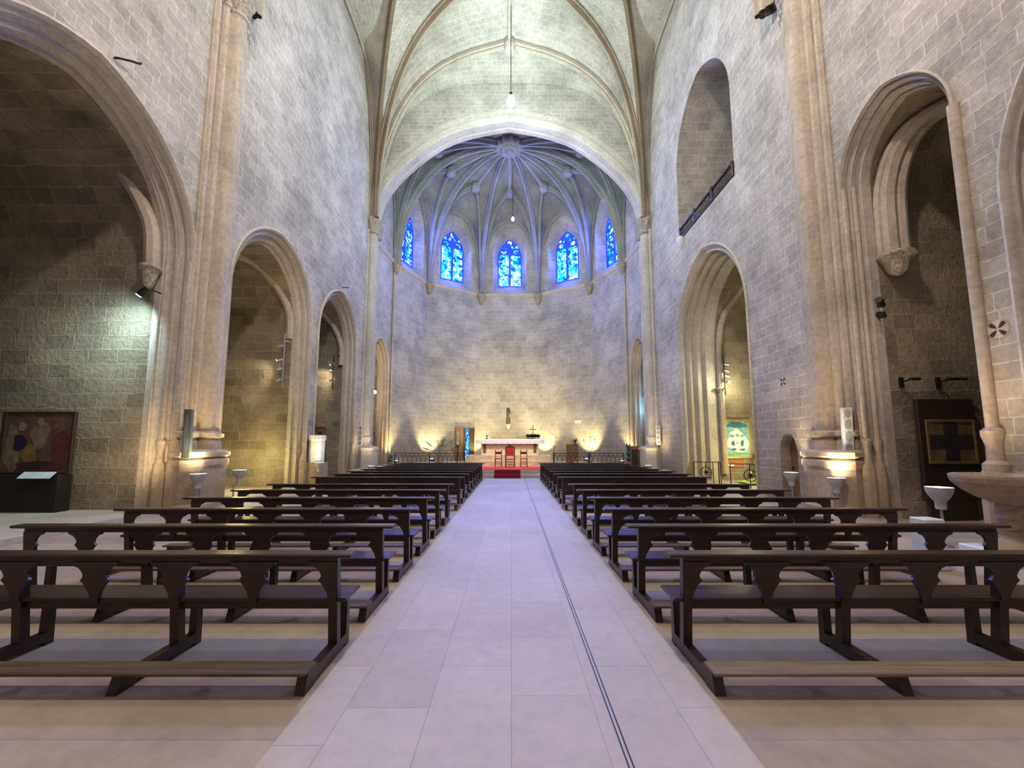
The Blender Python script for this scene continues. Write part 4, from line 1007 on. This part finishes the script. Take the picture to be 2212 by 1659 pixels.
t = thing('large_painting', 'large dark red and brown oil painting in a black frame, near left chapel', 'painting', (-11.05, 9.72, 0)); t.rotation_euler = (0, 0, R(-2))
m = MB()
for a, b, c, d in ((-.92, -.80, .97, 2.42), (.80, .86, .97, 2.42), (-.8, .8, 2.36, 2.42), (-.8, .8, .97, 1.02)): m.box(a, b, -.03, .05, c, d, .01)
m.build('frame', WOODD, t)
canvas_patches(t, lambda a, b, tt: (a, -.005 + tt, b), -.8, .8, 1.02, 2.36, pm('paint_ground', (.10, .05, .042)),
    [(.52, .42, .3, .4, P_BRN), (.12, .4, .12, .42, P_TAN), (.22, .5, .10, .17, P_NAVY), (.84, .38, .13, .36, P_RED), (.53, .62, .14, .22, P_TAN), (.25, .78, .06, .09, P_PALE), (.52, .87, .05, .07, P_PALE), (.76, .80, .06, .09, P_BRN),
     (.40, .30, .12, .16, pm('paint_ochre', (.16, .09, .035))), (.6, .06, .36, .05, P_RED), (.20, .14, .04, .15, P_PALE), (.5, .12, .26, .06, P_DRK)])
t = thing('painting_plinth', 'black cabinet plinth under the large dark painting', 'plinth', (-11.05, 9.72, .12))
MB().box(-.86, .76, -.18, .14, 0, .84, .012).build('plinth_body', plain('black_plinth', (.010, .008, .008), .6), t)
t = thing('caption_sign', 'slanted pale caption board on the black plinth', 'sign', (-10.72, 9.47, .93))
m = MB(); m.prism([(-.37, -.06), (.37, -.06), (.40, .12), (-.33, .12)], lambda a, b, tt: (a, b * .6 - .02, b * .75 + tt), .012); m.build('board', plain('pale_board', (.55, .66, .70), .5), t)
m = MB(); m.box(-.25, .25, -.0, .02, -.08, -.02); m.build('bracket', IRON, t)
m = MB()
for q in (0, 1): m.prism([(-.1 + q * .02, .01 + q * .04), (.26, .01 + q * .04), (.26, .022 + q * .04), (-.1 + q * .02, .022 + q * .04)], lambda a, b, tt: (a, b * .6 - .022, b * .75 + .013 + tt), .001)
m.build('lettering', WHITEM, t)
t = thing('stone_pedestal', 'white round stone pedestal against the pier by the third left chapel', 'pedestal', (-8.02, 17.2, .0))
MB().box(-.34, .36, -.3, .3, 0, .92, .02).build('base', TRIM, t)
MB().lathe([(.31, .92), (.31, 1.80), (.345, 1.86), (.345, 2.0), (.3, 2.03)], (0, 0, 0), 10, smooth=False).build('drum', PLAQ, t)
t = thing('altarpiece', 'reddish brown wooden altarpiece with two arches in the third left chapel', 'altarpiece', (-9.95, 21.4, 0))
MB().box(-.55, .38, -.08, .12, 0, 1.5, .01).build('base', WOODD, t)
MB().box(-.52, .34, -.05, .08, 1.5, 2.56, .01).build('panel', pm('altarpiece_red', (.15, .05, .03)), t)
m = MB()
for x in (-.3, .12): m.tube([(x - .17, -.06, 1.56), (x - .17, -.06, 2.15)] + [(x - .17 * math.cos(PI * q / 8), -.06, 2.15 + .22 * math.sin(PI * q / 8)) for q in range(9)] + [(x + .17, -.06, 1.56)], .018, 6)
m.build('moulding', pm('altarpiece_tan', (.36, .22, .13)), t)
for p, q, lab in (((-8.40, 7.93, 9.78), (-8.15, 8.28, 10.0), 'bent iron hook on the wall above the big near left arch'), ((-8.4, 19.85, 9.4), (-8.2, 20.1, 9.5), 'small iron hook on the wall above the third left arch')):
    m = MB(); P0, P1 = Vector(p), Vector(q); m.tube([P0 + Vector((-.05, 0, 0)), P0 + Vector((.1, .02, 0)), P0.lerp(P1, .6), P1 + Vector((0, -.03, -.05)), P1], .022, 6)
    tag(m.build('iron_hook', IRON), lab, 'hook')

# ------------------------------------------------------------------ side objects, right
t = thing('holy_water_font', 'carved stone holy water font with twisted column by the right pier', 'font', (7.22, 6.1, 0))
MB().box(-.42, .42, -.42, .42, 0, .16, .015).build('base', PLAQ, t)
m = MB(); m.lathe([(.34, .16), (.33, .22), (.26, .30), (.19, .36), (.20, .42)], (0, 0, 0), 24); m.build('foot', TRIM, t)
m = MB(); n = 40
for ph in (0, 2.09, 4.19):
    m.tube([(.085 * math.cos(ph + 3.2 * q / n * 2), .085 * math.sin(ph + 3.2 * q / n * 2), .36 + .50 * q / n) for q in range(n + 1)], .105, 10)
m.build('twisted_column', TRIM, t)
m = MB(); m.lathe([(.2, .80), (.27, .84), (.36, .88), (.50, .98), (.61, 1.10), (.63, 1.17), (.63, 1.21), (.56, 1.21), (.50, 1.12), (.2, 1.04), (.001, 1.03)], (0, 0, 0), 10, smooth=False); m.build('basin', TRIM, t)
t = thing('stone_block', 'small pale stone block at the end of the third right pew', 'stone block', (5.62, 5.75, 0)); 
t2 = MB().box(-.13, .13, -.12, .12, 0, .66, .012); t2.build('block', PLAQ, t)
t = thing('framed_relic_board', 'tall dark brown board with a gilt framed cross of dark cloth, narrow right chapel', 'board', (9.74, 9.22, 0)); t.rotation_euler = (0, 0, R(2))
MB().box(-.70, .62, 0, .10, .42, 2.66, .01).build('board', WOODD, t)
m = MB()
for a, b, c, d in ((-.58, -.52, 1.22, 2.2), (.50, .56, 1.22, 2.2), (-.52, .50, 2.14, 2.2), (-.52, .50, 1.22, 1.28)): m.box(a, b, -.04, 0, c, d, .01)
m.build('frame', plain('dull_gilt', (.22, .13, .05), .5, .3), t)
MB().box(-.52, .50, -.012, 0, 1.28, 2.14).build('ground', pm('relic_ground', (.13, .09, .035)), t)
m = MB(); m.box(-.17, .15, -.02, -.012, 1.28, 2.14); m.box(-.52, .50, -.02, -.012, 1.55, 1.86); m.build('cloth_cross', pm('relic_cloth', (.03, .017, .022)), t)
for z, n_ in ((.42, 0),): MB().box(-.5, .45, .0, .10, .0, .42, .01).build('base', WOODD, t)
# door in the small niche
mb = MB(); dp = [(11.97, -.3), (11.97, 1.5), (12.05, 1.78), (12.2, 1.95), (12.37, 1.98), (12.53, 1.92), (12.67, 1.75), (12.74, 1.5), (12.74, -.3)]
mb.grid([[pl_R(y - YB, z, d) for y, z in dp] for d in (0, .45, .9)], False); mb.plate(dp, [], lambda a, b, tt: pl_R(a - YB, b, .9), 0)
struct(tname(), mb, NAVE, 'plain stone embrasure of the small arched doorway', 'embrasure')
t = thing('door_2', 'narrow round-topped brown wooden door in the right nave wall', 'door', (0, 0, 0)); t['kind'] = 'structure'
m = MB(); m.prism([(y, max(z, .01)) for y, z in off(dp, .03)], lambda a, b, tt: pl_R(a - YB, b, .30 + tt), .05); m.build('door_leaf', WOODC, t)
m = MB(); m.ball(pl_R(12.62 - YB, .95, .28), .035); m.build('handle', IRON, t)
def rosette(yc, zc, r, label):
    t = thing('wall_rosette', label, 'carved disc', (WR, yc, zc))
    m = MB(); m.prism([(r * math.cos(R(a)), r * math.sin(R(a))) for a in range(0, 360, 15)], lambda a, b, tt: (-.012 + tt, a, b), .012); m.build('disc', TRIMC, t)
    m = MB()
    for a in (45, 135, 225, 315):
        c, s_ = math.cos(R(a)), math.sin(R(a))
        pet = [(.12 * r, 0), (.5 * r, .16 * r), (.88 * r, .20 * r), (.93 * r, 0), (.88 * r, -.20 * r), (.5 * r, -.16 * r)]
        m.prism([(x * c - y * s_, x * s_ + y * c) for x, y in pet], lambda p, q, tt: (-.02 + tt, p, q), .008)
    o = m.build('petal', plain('dark_red_paint', (.07, .018, .015), .8), t)
rosette(6.81, 3.58, .16, 'stone disc with four dark red petals on the near right wall')
rosette(12.37, 3.53, .15, 'stone disc with four dark red petals above the small right door')
# gallery balustrade
t = thing('gallery_balustrade', 'dark wooden balustrade across the upper gallery opening', 'balustrade', (WR, 16.75, 11.5))
MB().box(-.06, .06, -2.5, 2.45, .48, .56, .01).build('top_rail', WOOD, t); MB().box(-.05, .05, -2.5, 2.45, .02, .09, .01).build('bottom_rail', WOOD, t)
for y in (-2.42, -.8, .8, 2.38): MB().box(-.06, .06, y - .06, y + .06, 0, .6 if abs(y) > 1 else .66, .01).build('post', WOOD, t)
for i in range(36):
    y = -2.3 + 4.6 * i / 35
    MB().lathe([(.02, .09), (.028, .14), (.035, .2), (.02, .28), (.032, .36), (.018, .42), (.022, .48)], (0, y, 0), 6).build('baluster', WOOD, t)
mb = MB(); mb.lathe([(.04, -.5), (.12, -.42), (.16, -.2), (.22, -.05), (.22, .02)], (WR - .02, 19.05, 11.55), 14); struct(tname(), mb, PLAQ, 'pale stone corbel at the end of the gallery sill', 'corbel')
# lit right chapel
t = thing('framed_poster', 'white and teal picture in a gilt frame on the lit right chapel wall', 'picture', (10.45, 19.30, 0))
m = MB()
for a, b, c, d in ((-.66, -.56, 1.0, 2.82), (.56, .66, 1.0, 2.82), (-.56, .56, 2.72, 2.82), (-.56, .56, 1.0, 1.10)): m.box(a, b, -.06, .02, c, d, .015)
m.build('frame', GOLD, t)
P_W, P_T, P_TD, P_GR = pm('paint_white', (.62, .68, .68)), pm('paint_teal', (.18, .38, .40)), pm('paint_deep_teal', (.05, .14, .17)), pm('paint_sea_green', (.16, .28, .14))
canvas_patches(t, lambda a, b, tt: (a, -.02 + tt, b), -.56, .56, 1.1, 2.72, P_T,
    [(.5, .9, .4, .09, P_TD), (.5, .45, .42, .36, P_W), (.5, .07, .46, .05, P_GR), (.30, .75, .1, .05, P_T), (.72, .74, .1, .06, P_T), (.3, .58, .1, .05, P_T), (.52, .6, .08, .05, P_T), (.72, .58, .09, .05, P_T),
     (.33, .37, .07, .07, P_TD), (.70, .37, .07, .08, P_TD), (.5, .38, .05, .05, P_T), (.33, .2, .13, .035, P_TD), (.7, .19, .12, .03, P_TD)])
t = thing('wall_panel_board', 'reddish brown board hung below the gilt framed picture', 'board', (10.3, 19.33, .78))
MB().box(-.45, .42, -.02, .02, -.18, .18, .005).build('board', plain('red_brown', (.33, .12, .06), .7), t)
MB().box(-.35, -.05, -.03, -.02, -.12, -.05).build('label_card', PLAQ, t)
def wheel_gate(loc, rz, w, label, wheel_x):
    t = thing('iron_gate', label, 'gate', loc, rz, 'iron gates of the lit right chapel'); h = .92
    MB().box(-w / 2, w / 2, -.015, .015, h - .03, h).build('top_rail', IRON, t)
    for x in (-w / 2, wheel_x, wheel_x + w * .27, wheel_x + w * .48, w / 2 - .08, w / 2): MB().box(x - .014, x + .014, -.014, .014, 0, h - .03).build('post', IRON, t)
    m = MB(); m.tube([(wheel_x + .22 * math.cos(R(a)), -.03, .48 + .22 * math.sin(R(a))) for a in range(0, 361, 15)], .016, 6)
    for a in range(0, 180, 30): m.tube([(wheel_x + .22 * math.cos(R(a)), -.03, .48 + .22 * math.sin(R(a))), (wheel_x - .22 * math.cos(R(a)), -.03, .48 - .22 * math.sin(R(a)))], .01, 5)
    m.tube([(wheel_x, -.06, .48), (wheel_x, .02, .48)], .06, 12); m.build('wheel', IRON, t)
    return t
wheel_gate((8.28, 17.75, 0), R(-14), 1.05, 'black iron gate with a spoked wheel, far side of the lit right chapel', -.05)
wheel_gate((8.95, 15.95, 0), R(-14), 1.15, 'black iron gate with a spoked wheel, near side of the lit right chapel', .1)
t = thing('nativity_garden', 'low mossy garden scene with plants inside the lit right chapel', 'garden', (10.75, 17.1, 0))
rows = []
for i in range(13):
    rows.append([(-.95 + 2.1 * j / 12, -1.9 + 3.4 * i / 12, .05 + .38 * math.sin(PI * i / 12) * math.sin(PI * j / 12) * (1 + .25 * math.sin(i * 2.1 + j * 1.7))) for j in range(13)])
m = MB(); m.grid(rows, True); m.build('mound', MOSS, t)
m = MB(); rnd = random.Random(8)
for i in range(16):
    spray(m, (rnd.uniform(-.7, .9), rnd.uniform(-1.5, 1.1), .35), 12, rnd.uniform(.25, .5), (.2, 1.4), .03, i)
m.build('leaves', plain('garden_leaf', (.20, .26, .07), .6, var=.5), t)
m = MB()
for i in range(18): m.ball((rnd.uniform(-.7, .9), rnd.uniform(-1.5, 1.1), rnd.uniform(.36, .5)), rnd.uniform(.05, .11), 8, 6)
s_ = m.build('pebbles', plain('pale_stones', (.62, .58, .42), .8), t); s_['kind'] = 'stuff'
t = thing('bush', 'loose feathery bush at the back of the lit right chapel', 'plant', (11.0, 18.75, 0))
MB().tube([(0, 0, 0), (.03, 0, .5)], .03, 6).build('stem', plain('bush_stem', (.2, .14, .08), .8), t)
m = MB()
for z in (.5, .8, 1.05): spray(m, (0, 0, z), 34, .36, (.0, 1.4), .025, int(z * 50))
m.build('leaves', plain('bush_leaf', (.22, .24, .08), .6, var=.4), t)
t = thing('straw_bundle', 'bundle of pale dry stalks leaning against the far iron gate', 'straw', (7.66, 18.0, 0))
m = MB()
for i in range(22): m.tube([(-.35 + .028 * i, .02 * math.sin(i * 3), 0), (.02 + .006 * i, 0, .95)], .011, 5)
m.build('stalks', plain('dry_straw', (.40, .33, .20), .9), t)

# ------------------------------------------------------------------ world, camera, colour
w = bpy.data.worlds.new('world'); scn.world = w; w.use_nodes = True
w.node_tree.nodes['Background'].inputs[0].default_value = (.02, .022, .03, 1); w.node_tree.nodes['Background'].inputs[1].default_value = 1
cam = bpy.data.cameras.new('camera'); co = bpy.data.objects.new('camera', cam); col.objects.link(co)
cam.sensor_width = 36; cam.lens = 895 / 2212 * 36; cam.shift_y = .0154; cam.shift_x = .0005; cam.clip_end = 200; cam.clip_start = .05
co.location = (0, 0, 1.65); co.rotation_euler = (R(90 + 6.15), 0, 0); scn.camera = co
scn.view_settings.view_transform = 'Standard'; scn.view_settings.exposure = 0.5
scn.cycles.max_bounces = 4; scn.cycles.glossy_bounces = 2; scn.cycles.transmission_bounces = 0; scn.cycles.volume_bounces = 0; scn.cycles.use_adaptive_sampling = True; scn.cycles.adaptive_threshold = .1; scn.cycles.adaptive_min_samples = 16; scn.cycles.use_denoising = True; scn.cycles.diffuse_bounces = 2; scn.cycles.sample_clamp_indirect = 6
